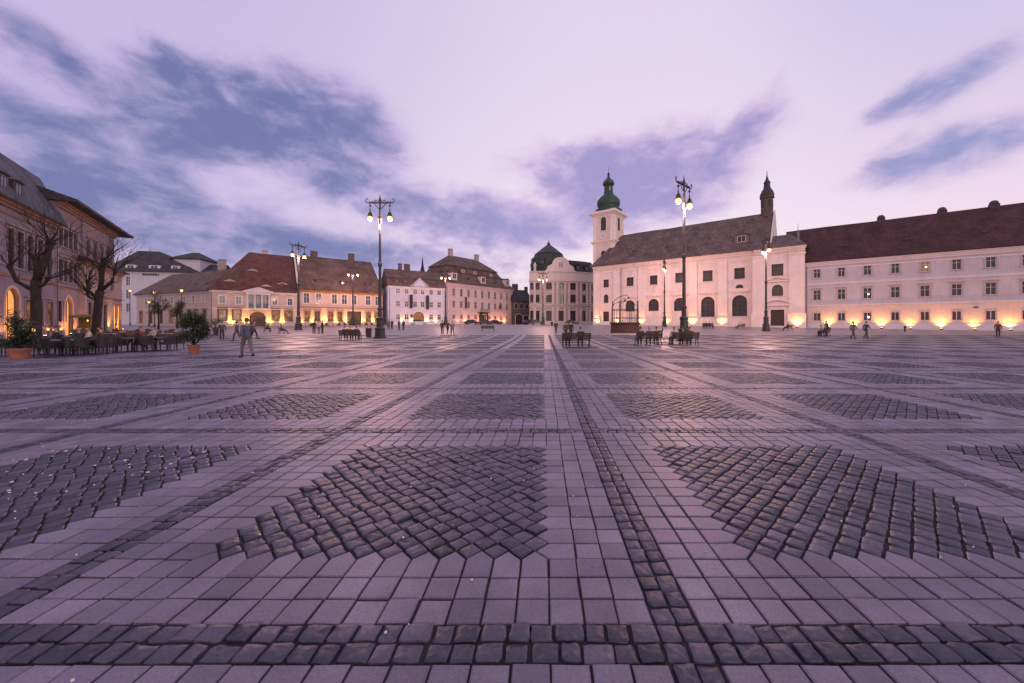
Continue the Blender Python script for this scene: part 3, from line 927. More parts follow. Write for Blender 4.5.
# ================================================================== the long college building on the right
def college():
    L = Line(805, 75.4, 35); W = pl('lavender_grey_render', (.51, .465, .525)); W2 = pl('pinkish_plinth_render', (.56, .47, .46))
    t = thing('college_building', 'long pale three-storey building with a plain maroon roof, at the right edge', 'building', L.loc(), L.rot)
    X0, X1, D = .0, 52.0, 14.0
    ze = L.h(1000, 247)
    zs, zb = L.h(991, 275), L.h(991, 301)
    c0, c1 = L.s(817), L.s(991); st = (c1 - c0) / 6
    ops, win = [], []
    rows = [(255.8, 267.6, .56), (282.5, 294.7, .60), (310.4, 320.0, .56)]
    for r, (ya, yb, hw) in enumerate(rows):
        za, zt = L.h(991, yb), L.h(991, ya)
        for i in range(12):
            x = c0 + st * i
            if x > X1 - 1.5: continue
            op = (x - hw, x + hw, za, zt, 0); ops.append(op); win.append((r, i, op))
    b = MB()
    wall_open(b, X0, X1, zb, ze, [o for r, i, o in win if r < 2], m=0)
    wall_open(b, X0, X1, -1.5, zb, [o for r, i, o in win if r == 2], m=1)
    shell(b, X0, X1, -1.5, ze, D)
    b.build('wall', [W, W2], t)
    b = MB()
    cornice(b, X0, X1, ze + .02, .95, .55); b.box(X0, X1, -.09, .03, zs - .22, zs + .16); b.box(X0, X1, -.12, .03, zb - .16, zb + .06)
    b.box(X0, X1, -.10, .03, -1.5, .75)
    b.box(X0, X1, -.06, .03, ze - 1.5, ze - 1.25)
    b.build('cornice', [M_WHITE], t)
    for (r, i, op) in win:
        mp = M_GLASS
        if (r, i) == (0, 4): mp = M_LIT_DIM
        w = window(t, op, M_FRAME_W, mp, pl('window_surround_pink', (.46, .37, .39)), .2 if r < 2 else .12, r < 2, .16 if r == 1 else 0, 2, 2 if r < 2 else 1)
        if (r, i) in ((0, 4), (1, 2), (2, 2)):
            g = MB(); cx = (op[0] + op[1]) / 2 + .15; cz = op[2] + (op[3] - op[2]) * .42
            g.ball((cx, .02 + .1, cz), .11 if r != 2 else .17, 8); g.build('ceiling_lamp', M_LIT_SPOT, w)
        if r == 0 and False: pass
    yr = D / 2
    zr = (L.h(1010, 203, yr) + L.h(830, 227.5, yr)) / 2
    b = MB(); hip(b, X0 - 3.6, X1, -.6, D + .6, ze + .02, zr, 0, 0, 0, .16, yr, .06)
    rf = b.build('roof', [M_TILE_MAROON], t)
    for px, py in ((845, 246), (907, 239.5), (984, 231.5)):
        f = .36; yy = -.6 + (yr + .6) * f
        x = L.s(px, yy); eyelid(t, x, yy, ze + (zr - ze) * f + .02, 1.5, .42, .55, M_TILE_MAROON)
    for px in (881, 942, 994):
        x = L.s(px, yr); b = MB()
        b.box(x - .6, x + .6, yr - .45, yr + .45, zr - .5, zr + .35); b.lathe([(.62, zr + .35), (.55, zr + .7), (.3, zr + .95), (.02, zr + 1.0)], 10, (x, yr))
        b.build('roof_vent', M_DARKBOARD, rf)
    pipe(t, .28, .1, ze - .9)
    b = MB(); b.box(22.8, 23.3, -.10, -.01, zb - 1.1, zb - .85); b.build('wall_box', M_ZINC, t)
    for i in range(9):
        x = c0 + st * (i + .5)
        if x > X1: break
        floodlight(L, x, .6, f'small floodlight lighting the foot of the long pale right-hand building, {ORD[i]} from the church end', (980, 760, 1120, 860, 1200, 740, 1050, 1150, 900)[i], group='floodlights along the right-hand building')
    return L
LC = college()

# ================================================================== the church
def church():
    L = Line(594, 103.8, 35); W = pl('pale_pink_church_render', (.72, .61, .59), .12)
    t = thing('church', 'pale pink baroque church with a huge weathered roof, round-headed windows and green onion-domed tower', 'church', L.loc(), L.rot)
    X1 = L.s(757); XB = L.s(804.5, -1.2); D = 18.0
    ze = (L.h(594, 267) + L.h(745, 251)) / 2
    zt = (L.h(594, 325) + L.h(745, 327)) / 2
    def op(px, w, ya, yb, rise=0, into=0):
        x = L.s(px, into); d = lambda p: L.h(px, p, into)
        return (x - w / 2, x + w / 2, d(yb), d(ya), rise)
    up = [op(606, 1.7, 279.5, 287.5), op(630, 2.0, 277.3, 286), op(653.5, 2.0, 275.4, 284.8), op(679.6, 2.1, 272.7, 282.8), op(707.7, 2.1, 270.5, 281.4), op(739.5, 2.1, 267.8, 279)]
    lo = [op(606, 1.5, 294.3, 303, .75), op(630, 2.6, 300.2, 311.5, 1.3), op(653.5, 2.7, 298.8, 311, 1.3), op(679.6, 2.8, 297.8, 311, 1.3), op(707.7, 3.0, 296.5, 317, 1.5), op(739.5, 3.0, 295.0, 316.2, 1.5)]
    half = op(739.5, 1.6, 284.4, 288.2, .8)
    dr = op(606, 1.8, 311.5, 323.5)
    b = MB()
    wall_open(b, 0, X1, -2.5, ze, up + lo + [half, dr], .45)
    shell(b, 0, XB, -2.5, ze, D)
    b.build('wall', W, t)
    surf = pl('church_trim', (.74, .635, .61), .09)
    for o in up: window(t, o, M_FRAME_D, M_LEADED, surf, .22, True, 0, 2, 3, deep=.32)
    for i, o in enumerate(lo):
        w = window(t, o, M_FRAME_D, M_LEADED, surf, .24, True, 0, 3, 5, deep=.34)
        if i >= 1:
            h = MB(); cx = (o[0] + o[1]) / 2
            h.box(cx - 2.0, cx + 2.0, -.32, .02, o[3] + .75, o[3] + .95); h.box(cx - 1.8, cx + 1.8, -.2, .02, o[3] + .55, o[3] + .748)
            h.build('hood_mould', surf, t)
    window(t, half, M_FRAME_D, M_LEADED, surf, .15, False, 0, 2, 1, deep=.3)
    door(t, dr, M_DOOR, deep=.35, sur=.25, ms=surf)
    # pilasters with bases and caps
    for px, w in ((597, 1.6), (616.5, 1.7), (642, 1.9), (667.5, 1.9), (693, 1.9), (722.5, 1.9)):
        x = L.s(px); b = MB()
        b.box(x - w / 2, x + w / 2, -.28, .02, 1.5, ze - 1.3); b.box(x - w / 2 - .2, x + w / 2 + .2, -.45, .02, -2.5, 1.502)
        b.box(x - w / 2 - .12, x + w / 2 + .12, -.42, .02, ze - 1.6, ze - 1.298)
        b.build('pilaster', surf, t)
    b = MB(); cornice(b, 0, X1, ze + .02, 1.0, .8, 0, .3); b.box(0, X1, -.12, .02, ze - 2.0, ze - 1.75); b.box(0, X1, -.18, .02, -2.5, .9)
    b.build('cornice', surf, t)
    pipe(t, L.s(621.5), .2, ze - 1, -.2)
    # projecting bay with the side portal
    y0 = -1.2
    zb = (L.h(757, 250.5, y0) + L.h(803, 245.3, y0)) / 2
    xb0 = L.s(755.5, y0)
    bu, bm_, bd = op(777.4, 2.1, 264, 276, 0, y0), op(777.4, 2.0, 284.6, 296, 1.0, y0), op(777.4, 2.4, 309.7, 325.8, 0, y0)
    bay = MB()
    wall_open(bay, xb0, XB, -2.0, zb, [bu, bm_, bd], .5, y=y0)
    bay.add([(xb0, y0, -2), (xb0, 3, -2), (xb0, 3, zb), (xb0, y0, zb)], [(3, 2, 1, 0)]); bay.add([(XB, y0, -2), (XB, 9, -2), (XB, 9, zb), (XB, y0, zb)], [(0, 1, 2, 3)])
    bo = bay.build('side_bay', W, t)
    for o, nx, nz in ((bu, 2, 2), (bm_, 2, 3)): window(bo, o, M_FRAME_D, M_LEADED, surf, .22, True, 0, nx, nz, deep=.34, y0=y0)
    door(bo, bd, M_DOOR, deep=.35, sur=.3, ms=surf, y0=y0)
    for px, w in ((759, 2.4), (797, 2.6)):
        x = L.s(px, y0); b = MB()
        b.box(x - w / 2, x + w / 2, y0 - .3, y0 + .02, 2.3, zb - 1.3); b.box(x - w / 2 - .22, x + w / 2 + .22, y0 - .5, y0 + .02, -2, 2.302)
        b.box(x - w / 2 - .14, x + w / 2 + .14, y0 - .44, y0 + .02, zb - 1.6, zb - 1.298)
        b.build('pilaster', surf, bo)
    b = MB(); cornice(b, xb0, XB, zb + .02, 1.0, .8, 0, .4, y0)
    b.build('cornice', surf, bo)
    cx = (bd[0] + bd[1]) / 2; n = 12         # curved pediment over the portal and a hood over the window
    for (z, w, r) in ((bd[3] + 1.0, 2.6, .9), (bm_[3] + .8, 1.9, .55)):
        prev = None; b = MB()
        for k in range(n + 1):
            a = -1 + 2 * k / n; p = (cx + a * w, z + r * (1 - a * a))
            if prev:
                v = [(prev[0], y0 - .45, prev[1]), (p[0], y0 - .45, p[1]), (p[0], y0 - .45, p[1] + .22), (prev[0], y0 - .45, prev[1] + .22)]
                v += [(q[0], y0 + .02, q[2]) for q in v]
                b.add(v, [(0, 1, 2, 3), (3, 2, 6, 7), (0, 4, 5, 1)])
            prev = p
        b.box(cx - w, cx + w, y0 - .35, y0 + .02, z - .22, z)
        b.build('pediment', surf, bo)
    b = MB(); hip(b, xb0 - .6, XB + .5, y0 - .8, 8, zb + .03, zb + 3.6, 3.2, 3.0, 0, .14, 4.0); b.build('roof', M_TILE_CHURCH, bo)
    b = MB(); x = L.s(798, 3); b.lathe([(.35, zb + 1.6), (.3, zb + 3.4), (.05, zb + 4.2), (.02, zb + 5.6)], 8, (x, 3)); b.build('roof_finial', M_ZINC, bo)
    # nave roof: hip at the tower end, gable at the other
    yr = 9.0
    zr = (L.h(622, 236.5, yr) + L.h(772, 211.2, yr)) / 2
    xr0, xr1 = L.s(622, yr), L.s(774, yr)
    b = MB(); hip(b, -.7, xr1, -.9, D + .9, ze + .03, zr, xr0 + .7, 0, 0, .2, yr, .10)
    rf = b.build('roof', M_TILE_CHURCH, t)
    b = MB(); e = .25
    v = [(xr1, -.6, ze), (xr1, D + .6, ze), (xr1, yr, zr + .5), (xr1 + e, -.6, ze), (xr1 + e, D + .6, ze), (xr1 + e, yr, zr + .5)]
    b.add(v, [(0, 2, 1), (3, 4, 5), (0, 3, 5, 2), (1, 2, 5, 4)]); b.build('gable', pl('church_gable_render', (.60, .53, .56)), t)
    for px, py, w in ((634, 252, 1.2), (667, 247.5, 1.2), (709, 242, 1.2), (688, 249, 1.0)):
        for f in (.25, .35, .45, .55, .6):
            yy = -.9 + 9.9 * f
            if L.h(px, py, yy) < ze + (zr - ze) * f: break
        x = L.s(px, yy); eyelid(t, x, yy, ze + (zr - ze) * f + .03, w, .35, .4, M_TILE_CHURCH)
    yy = -.9 + 9.9 * .22; x = L.s(741.5, yy)
    dormer(t, x, yy, ze + (zr - ze) * .2, 2.6, 2.0, 3.0, M_TILE_CHURCH, pl('dormer_boards', (.16, .12, .12)), rise=.9)
    # ridge turret
    xt = L.s(767, yr); zb0 = zr - 1
    b = MB(); hh = lambda py: L.h(767, py, yr)
    b.lathe([(1.32, zb0), (1.25, hh(199)), (1.55, hh(198.5)), (1.55, hh(197.2))], 8, (xt, yr), 0, R(22.5))
    b.lathe([(1.45, hh(197.2)), (1.5, hh(195)), (1.2, hh(191.5)), (.75, hh(188.5)), (.62, hh(184)), (.75, hh(183)), (.3, hh(179.5)), (.12, hh(176)), (.04, hh(171))], 12, (xt, yr), 1)
    tu = b.build('turret', [pl('turret_ochre', (.10, .08, .07)), M_COPPER_D], t, smooth=False)
    b = MB(); b.ball((xt, yr, hh(176.5)), .22, 8); b.build('ball_finial', M_GILT, tu)
    for a in range(4):
        b = MB(); an = R(45 + 90 * a); c = (xt + math.cos(an) * 1.17, yr + math.sin(an) * 1.17)
        b.obox((c[0], c[1], hh(204)), .3, .75, hh(200.5) - hh(207.5), an)
        b.build('louvre', M_GLASS, tu)
    # west tower
    y1 = 5.0; x0 = L.s(593.2, y1); xw = L.s(613.8, y1); W_ = xw - x0
    dz = lambda py: L.h(604, py, y1)
    tw = MB(); H1, H2 = dz(240.5), dz(212.5)
    cxm = (x0 + xw) / 2
    o1 = (cxm - .75, cxm + .75, dz(262), dz(250.5), .75); o2 = (cxm - .9, cxm + .9, dz(230.5), dz(216.8), .9)
    wall_open(tw, x0, xw, 0, H2, [o1, o2], .5, y=y1)
    # right face (turned a quarter) with its own opening
    def turn(v): return (xw - (v[1] - y1), y1 + (v[0] - x0), v[2])
    s2 = MB(); wall_open(s2, x0, xw, 0, H2, [o2], .5, y=y1); s2.warp(turn); tw.add(s2.v, s2.f)
    tw.add([(x0, y1, 0), (x0, y1 + W_, 0), (x0, y1 + W_, H2), (x0, y1, H2)], [(3, 2, 1, 0)]); tw.add([(x0, y1 + W_, 0), (xw, y1 + W_, 0), (xw, y1 + W_, H2), (x0, y1 + W_, H2)], [(3, 2, 1, 0)])
    to = tw.build('tower', pl('tower_render', (.60, .52, .50), .12), t)
    for o, wp in ((o1, None), (o2, None), (o2, turn)): window(to, o, M_FRAME_D, M_LEADED, surf, .2, True, 0, 2, 4, deep=.3, warp=wp, y0=y1)
    ym = y1 + W_ / 2; q = W_ / 2 * math.sqrt(2)
    sq = lambda bb, prof, m=0: bb.lathe(prof, 4, (cxm, ym), m, R(45))
    b = MB()
    sq(b, [(q + .1, H1 - 1.0), (q + .35, H1 - .7), (q + .85, H1 - .25), (q + .85, H1), (q + .05, H1 + .05)])
    sq(b, [(q + .1, H2 - 1.2), (q + .4, H2 - .8), (q + 1.35, H2 - .2), (q + 1.4, H2 + .35), (q * .9, H2 + .9)])
    for (z0, z1) in ((1, H1 - 1.0), (H1 + .05, H2 - 1.2)):
        for sx in (x0 + .55, xw - .55): b.box(sx - .5, sx + .5, y1 - .15, y1 + .02, z0, z1)
        for sy in (y1 + .55, y1 + W_ - .55): b.box(xw - .02, xw + .15, sy - .5, sy + .5, z0, z1)
    b.build('cornice', surf, to)
    b = MB(); zc = dz(236.3); b.lathe([(.02, 0), (.98, 0), (1.0, .06), (.02, .06)], 20, (0, 0)); b.warp(lambda v: (cxm + v[0], y1 - .08 - v[2], zc + v[1]))
    ck = b.build('clock_face', M_WHITE, to)
    b = MB(); b.box(cxm - .05, cxm + .05, y1 - .19, y1 - .16, zc - .1, zc + .65); b.box(cxm - .05, cxm + .45, y1 - .215, y1 - .195, zc - .05, zc + .05); b.build('clock_hand', M_IRON, ck)
    r0 = .0
    prof = [(q * .80, 211), (q * .86, 209), (q * .66, 207.4), (q * .60, 206.6), (q * .70, 204.5), (q * .735, 201.5), (q * .70, 198.5), (q * .55, 195.5), (q * .36, 193), (q * .28, 191), (q * .30, 190.2), (q * .26, 189.4), (q * .25, 183.5), (q * .34, 182.6), (q * .37, 180.8), (q * .30, 178.4), (q * .16, 176.2), (q * .09, 174.5), (q * .05, 172), (.05, 168.5), (.03, 163.5)]
    b = MB(); b.lathe([(r, dz(p) + .25) for r, p in prof], 20, (cxm, ym)); do = b.build('onion_dome', M_COPPER, to, smooth=True)
    b = MB(); b.ball((cxm, ym, dz(170.3)), .38, 10); b.build('ball_finial', M_COPPER_D, do, smooth=True)
    for k in range(8):
        a = R(45 * k); b = MB(); b.obox((cxm + math.cos(a) * q * .262, ym + math.sin(a) * q * .262, dz(186.3)), .10, .5, dz(184.3) - dz(188.4), a)
        b.build('louvre', M_GLASS, do)
    for i, (px, ww, o) in enumerate(((598.5, 1100, .95), (619, 800, .9), (642, 900, .9), (667.5, 700, .9), (693, 1000, .9), (722.5, 850, .9))):
        floodlight(L, L.s(px), o, f'small floodlight lighting a pilaster of the church, {ORD[i]} from the tower', ww, group='floodlights along the church')
    floodlight(L, L.s(797.5, y0), 2.05, 'floodlight lighting the right corner pilaster of the church bay beside the portal', 1300)
    return L
LCH = church()

# ================================================================== town hall on the bend
def town_hall():
    cx, yy = at(553, 122), 122.0
    W = pl('cool_stone_render', (.36, .31, .32), .12); T = pl('town_hall_trim', (.50, .44, .44), .08)
    t = thing('town_hall', 'grey stone town hall with rounded front, corner dome and curly gable, left of the church', 'building', (cx, yy, ground_z(yy)), 0)
    Rr = 24.0
    def bend(v):
        a = (v[0] + 1.0) / Rr; r = Rr - v[1]
        return (r * math.sin(a) - 1.0, Rr - r * math.cos(a), v[2])
    z0 = ground_z(yy)
    def xz(px, py=None):
        X = None
        best = min((abs(CX + FOC * (cx + bend((x / 20, 0, 0))[0]) / (yy + bend((x / 20, 0, 0))[1]) - px), x / 20) for x in range(-360, 400))[1]
        if py is None: return best
        return EYE + (HY - py) / FOC * (yy + bend((best, 0, 0))[1]) - z0
    X0, X1 = xz(529.5), xz(597)
    ze = xz(553, 279.5); zp = xz(553, 271.0)
    rows = [(289.5, 281, 1), (302.5, 294.4, 0), (321.5, 310.5, 0)]
    cols = [532.2, 537.5, 549.5, 560.7, 572.8, 584.0, 592]
    ops = []
    for r, (ya, yb, arch) in enumerate(rows):
        for i, px in enumerate(cols):
            x = xz(px); w = 2.2 if i > 1 else 1.4
            if r == 2 and i == 3: ops.append((x - 1.1, x + 1.1, -.2, xz(553, yb), 0, r, i)); continue
            ops.append((x - w / 2, x + w / 2, xz(553, ya), xz(553, yb), .8 if arch and i > 1 else 0, r, i))
    b = MB()
    # extra cuts make the bend round
    cuts = [(X0 + (X1 - X0) * k / 24) for k in range(1, 24)]
    fake = [(c, c + .001, ze - .002, ze - .001, 0) for c in cuts if not any(o[0] - .05 < c < o[1] + .05 for o in ops)]
    wall_open(b, X0, X1, -2, ze, [o[:5] for o in ops] + fake, .4)
    b.warp(bend)
    def strip(bb, za, zb, o, x0=X0, x1=X1, inn=.03, m=0):
        n = 28; vs = []
        for k in range(n + 1):
            x = x0 + (x1 - x0) * k / n
            vs += [bend((x, -o, za)), bend((x, -o, zb)), bend((x, inn, zb)), bend((x, inn, za))]
        fs = []
        for k in range(n):
            a = k * 4
            for j in range(4): fs.append((a + j, a + 4 + j, a + 4 + (j + 1) % 4, a + (j + 1) % 4)[::-1])
        fs += [(0, 1, 2, 3), tuple(n * 4 + i for i in (3, 2, 1, 0))]
        bb.add(vs, fs, m)
    strip(b, -2, ze - .01, -1.0, inn=14)          # body behind the front
    b.build('wall', W, t)
    b = MB()
    for za, zb, o in ((-2, xz(553, 321.0), .3), (xz(553, 305.5), xz(553, 304.2), .25), (xz(553, 307.2), xz(553, 306.4), .18), (xz(553, 292), xz(553, 291.3), .15), (ze - 1.0, ze - .5, .35), (ze - .498, ze, .8), (ze, zp - .3, .15), (zp - .298, zp, .4)): strip(b, za, zb, o)
    b.build('cornice', T, t)
    for i in range(len(cols) - 1):
        xm = (xz(cols[i]) + xz(cols[i + 1])) / 2
        for dx in ((-.7, .7) if i > 1 else (0,)):
            b = MB(); strip(b, xz(553, 303.8), ze - 1.3, .35, xm + dx - .35, xm + dx + .35); strip(b, ze - 1.302, ze - 1.0, .5, xm + dx - .5, xm + dx + .5); strip(b, xz(553, 304.1), xz(553, 302.9), .5, xm + dx - .5, xm + dx + .5)
            strip(b, -.6, xz(553, 307.4), .2, xm + dx - .4, xm + dx + .4)
            b.build('pilaster', T, t)
    for (xa, xb, za, zb, rise, r, i) in ops:
        o = (xa, xb, za, zb, rise)
        if r == 2 and i == 3: door(t, o, M_DOOR, deep=.3, sur=.3, ms=T, warp=bend)
        else: window(t, o, M_FRAME_D, M_GLASS, T, .2, True, .2 if r == 1 else 0, 2, 3, deep=.28, warp=bend)
    # curly gable over the middle
    gx, gz = xz(560.7), zp
    k = xz(560.7, 257.2) - zp
    pr = [(-5.2, 0), (-4.6, .1), (-4.2, .35), (-3.5, .42), (-2.9, .5), (-2.5, .74), (-1.8, .9), (-.9, .98), (0, 1.0)]
    pr = pr + [(-a, c) for a, c in reversed(pr[:-1])]
    b = MB(); f = [bend((gx + a, -.3, gz + c * k)) for a, c in pr]; g = [bend((gx + a, .6, gz + c * k)) for a, c in pr]
    n = len(f); vs = f + g + [bend((gx + a, -.3, gz)) for a, c in pr] + [bend((gx + a, .6, gz)) for a, c in pr]
    fs = []
    for q in range(n - 1): fs += [(q, q + n, q + n + 1, q + 1), (q, q + 1, q + 1 + 2 * n, q + 2 * n), (q + n, q + 3 * n, q + 1 + 3 * n, q + 1 + n)]
    b.add(vs, fs)
    ga = b.build('gable', T, t)
    o = (gx - .8, gx + .8, gz + .25 * k, gz + .68 * k, .8)
    w = window(ga, o, M_FRAME_W, M_GLASS, T, .25, True, 0, 2, 2, deep=-.34, warp=bend, y0=0)
    # corner dome and slate roof
    dx, dy = xz(548.5), 5.0
    p = bend((dx, 8.6, 0)); rr = 6.3
    hz = lambda py: EYE + (HY - py) / FOC * (yy + p[1]) - z0
    b = MB()
    b.lathe([(rr * .97, ze), (rr, hz(268)), (rr * 1.02, hz(265)), (rr * .93, hz(260)), (rr * .78, hz(255.5)), (rr * .80, hz(255)), (rr * .42, hz(249.3)), (rr * .15, hz(245.6)), (.5, hz(244.8)), (.55, hz(243.5)), (.2, hz(242.4)), (.05, hz(240.5))], 16, (p[0], p[1]))
    b.build('dome', M_COPPER_D, t)
    for a in (-150, -110, -70, -40):
        c = (p[0] + math.cos(R(a)) * rr * .95, p[1] + math.sin(R(a)) * rr * .95)
        m = MB(); m.obox((0, 0, 0), .9, 1.6, hz(262) - hz(266.8), 0); m.tube([(-.45, 0, (hz(262) - hz(266.8)) / 2), (.5, 0, (hz(262) - hz(266.8)) / 2)], .8, 12)
        d = m.build('dormer', M_COPPER_D, t, (c[0], c[1], (hz(262) + hz(266.8)) / 2), R(a))
        g = MB(); g.obox((.47, 0, .1), .04, 1.0, 1.3); g.build('pane', M_GLASS_B, d)
    b = MB()
    n = 20; vs = []
    for q in range(n + 1):
        x = dx + 1 + (X1 - dx - 1) * q / n
        for (y_, z_) in ((.5, zp), (2.6, xz(553, 258.5)), (7.5, xz(553, 255.5)), (13, zp)): vs.append(bend((x, y_, z_)))
    fs = []
    for q in range(n):
        for j in range(3): fs.append((q * 4 + j, q * 4 + 4 + j, q * 4 + 5 + j, q * 4 + 1 + j))
    fs += [(0, 1, 2, 3), (n * 4 + 3, n * 4 + 2, n * 4 + 1, n * 4)]
    b.add(vs, fs); b.build('roof', M_TILE_DARK, t)
    for px in (570, 579, 588):
        pp = bend((xz(px), 1.6, 0)); m = MB(); m.box(-.7, .7, -.8, 1.6, 0, 1.7); m.add([(-.9, -.9, 1.7), (.9, -.9, 1.7), (0, -.9, 2.4), (-.9, 1.6, 1.7), (.9, 1.6, 1.7), (0, 1.6, 2.4)], [(0, 1, 2), (1, 4, 5, 2), (0, 2, 5, 3)])
        d = m.build('dormer', M_TILE_DARK, t, (pp[0], pp[1], zp + .6), (xz(px) + 1) / Rr)
        g = MB(); g.box(-.4, .4, -.86, -.78, .4, 1.4); g.build('pane', M_GLASS_B, d)
    for px, py in ((535, 263), (562, 254)):
        q = bend((xz(px), -.1 if px < 540 else 3, 0)); zz = xz(553, py)
        m = MB(); m.lathe([(.5, zp), (.35, zp + .8), (.45, zz - 1), (.6, zz - .8), (.3, zz - .2), (.05, zz + .5)], 10, (q[0], q[1])); m.build('finial', T if px < 540 else M_COPPER_D, t)
    return t
town_hall()

# small dark building in the gap
def gap_house():
    L = Line(513.5, 137, 1400); t = thing('gap_house', 'small dark grey house in the gap between the pink palace and the stone town hall', 'building', L.loc(), L.rot)
    X1 = L.s(531); ze = L.h(520, 301); zr = L.h(520, 290, 5)
    xs = [L.s(516), L.s(521.5), L.s(527)]
    ops = [(x - .6, x + .6, L.h(520, 308.5), L.h(520, 304), 0) for x in xs]
    dr = (L.s(519) - 1.3, L.s(519) + 1.3, -.3, L.h(520, 314), 1.2); d2 = (L.s(526) - 1, L.s(526) + 1, -.3, L.h(520, 315.5), 0)
    b = MB(); wall_open(b, 0, X1, -2, ze, ops + [dr, d2], .3); shell(b, 0, X1, -2, ze, 10); b.build('wall', pl('sooty_render', (.13, .115, .12), .15), t)
    for o in ops: window(t, o, M_FRAME_D, M_GLASS, M_STONE, .15)
    door(t, dr, M_DOOR); door(t, d2, M_DOOR)
    b = MB(); cornice(b, 0, X1, ze + .02, .5, .35); b.build('cornice', pl('sooty_render', None), t)
    b = MB(); hip(b, -.3, X1 + .3, -.5, 10.5, ze + .03, zr, 0, 0, 0); b.build('roof', M_TILE_DARK, t)
    chimney(t, L.s(515, 5), 5, zr - 2, zr + 2.2, 2.2); chimney(t, L.s(526, 4), 4, zr - 2, zr + 1.2, 1.2)
    return L
LG = gap_house()

# ================================================================== the pink palace
def palace():
    L = Line(446, 115, 825); W = pl('rose_palace_render', (.58, .455, .46), .08); T = pl('palace_trim', (.58, .44, .47), .06)
    t = thing('palace', 'long pink baroque palace with a two-stepped mansard roof and a green-framed portal with balcony', 'building', L.loc(), L.rot)
    X1 = L.s(512.5); D = 17.0
    ze = (L.h(447, 283.5) + L.h(508, 289)) / 2
    cols = [453.8, 461.4, 468.7, 475.7, 482.5, 489.0, 495.3, 501.3, 507.0]
    c0, c1 = L.s(cols[0]), L.s(cols[-1])
    xs = [c0 + (c1 - c0) * i / 8 for i in range(9)]
    hz = lambda py: L.h(475, py)
    rows = [(297.6, 290.4, .55), (308.6, 302.2, .55), (319.2, 315.0, .55)]
    ops = []
    for r, (ya, yb, hw) in enumerate(rows):
        for i, x in enumerate(xs):
            if r == 2 and i == 4: ops.append((x - 1.1, x + 1.1, -.3, hz(313.4), 1.0, r, i)); continue
            ops.append((x - hw, x + hw, hz(ya), hz(yb), 0, r, i))
    b = MB(); wall_open(b, 0, X1, -2, ze, [o[:5] for o in ops], .32); shell(b, 0, X1, -2, ze, D); b.build('wall', W, t)
    for (*o, r, i) in ops:
        o = tuple(o)
        if r == 2 and i == 4: door(t, o, M_DOOR_G, deep=.4, sur=.45, ms=M_DOOR_G)
        else: window(t, o, M_FRAME_W, M_GLASS, T, .2, r < 2, .16 if r < 2 else 0, 2, 3 if r < 2 else 2)
    b = MB(); cornice(b, 0, X1, ze + .02, .9, .6, 0, .3); b.box(0, X1, -.15, .03, hz(311.8), hz(310.9)); b.box(0, X1, -.14, .03, -2, .9); b.box(0, X1, -.08, .03, hz(298.8), hz(298.2))
    b.build('cornice', T, t)
    for i in (0, 3, 5, 8):
        for s in (-1,) if i in (0, 3) else (1,):
            x = xs[i] + s * 1.35; b = MB()
            b.box(x - .35, x + .35, -.14, .02, hz(310.8), ze - .85)
            b.build('pilaster', T, t)
    # portal: columns, balcony with railing
    cx = xs[4]; b = MB()
    for s in (-1.75, -1.35, 1.35, 1.75): b.lathe([(.2, -.4), (.17, .4), (.15, hz(312.6))], 10, (cx + s, -.8))
    b.box(cx - 2.3, cx + 2.3, -1.3, .02, hz(312.6), hz(311.9))
    po = b.build('portal', [M_DOOR_G], t)
    b = MB(); zf = hz(311.9)
    for k in range(15): x = cx - 2.2 + 4.4 * k / 14; b.box(x - .02, x + .02, -1.25, -1.21, zf, zf + .95)
    b.box(cx - 2.25, cx + 2.25, -1.28, -1.18, zf + .95, zf + 1.03); b.build('railing', M_IRON, po)
    # roof: lower mansard, shallow step, upper hipped part
    b = MB(); o = .7
    z1, z2 = L.h(470, 274.6, 3.2), L.h(470, 268.3, 4.2)
    yr = 8.5; xr0, xr1 = L.s(449, yr), L.s(476.5, yr); zr = (L.h(449, 255, yr) + L.h(476, 260, yr)) / 2
    frustum(b, (-o, X1 + o, -o, D + o), (2.2, X1 - 2.4, 2.6, D - 2.6), ze + .03, z1)
    b.box(1.9, X1 - 2.1, 2.3, D - 2.3, z1 - .12, z1 + .12)
    frustum(b, (2.6, X1 - 2.8, 2.9, D - 2.9), (3.6, X1 - 4.6, 4.0, D - 4.0), z1 + .12, z2)
    hip(b, 3.2, X1 - 4.2, 3.6, D - 3.6, z2 + .02, zr, max(.5, xr0 - 3.2), X1 - 4.2 - xr1, 0, .15, yr)
    rf = b.build('roof', M_TILE_BROWN, t)
    chimney(rf, xr0 + .6, yr, zr - 1.5, zr + 2.2, 1.3, 1.1, pl('pale_chimney', (.34, .30, .31))); chimney(rf, xr1, yr, zr - 2, zr + 2.0, 1.3, 1.1, pl('pale_chimney', None))
    zl = ze + (z1 - ze) * .28
    for px in (453, 482, 506):
        dormer(t, L.s(px, .8), .1, zl, 2.2, 2.3, 2.4, M_TILE_BROWN, T, rise=.6)
    for px in (462, 474, 490):
        x = L.s(px, 3.6); dormer(t, x, 3.0, z1 + .25, 1.3, 1.0, 1.2, M_TILE_BROWN, T, rise=.3)
    for px in (468, 495): x = L.s(px, .9); eyelid(t, x, .9, ze + (z1 - ze) * .5, 1.4, .4, .5, M_TILE_BROWN)
    b = MB(); x = L.s(465); b.box(x - .32, x + .32, -.55, -.5, hz(308.5), hz(298.0)); b.tube([(x - .4, -.52, hz(297.9)), (x + .4, -.52, hz(297.9))], .03, 6); b.tube([(x, -.5, hz(297.9)), (x, .0, hz(297.9))], .03, 6)
    b.build('banner', M_CLOTH_D, t)
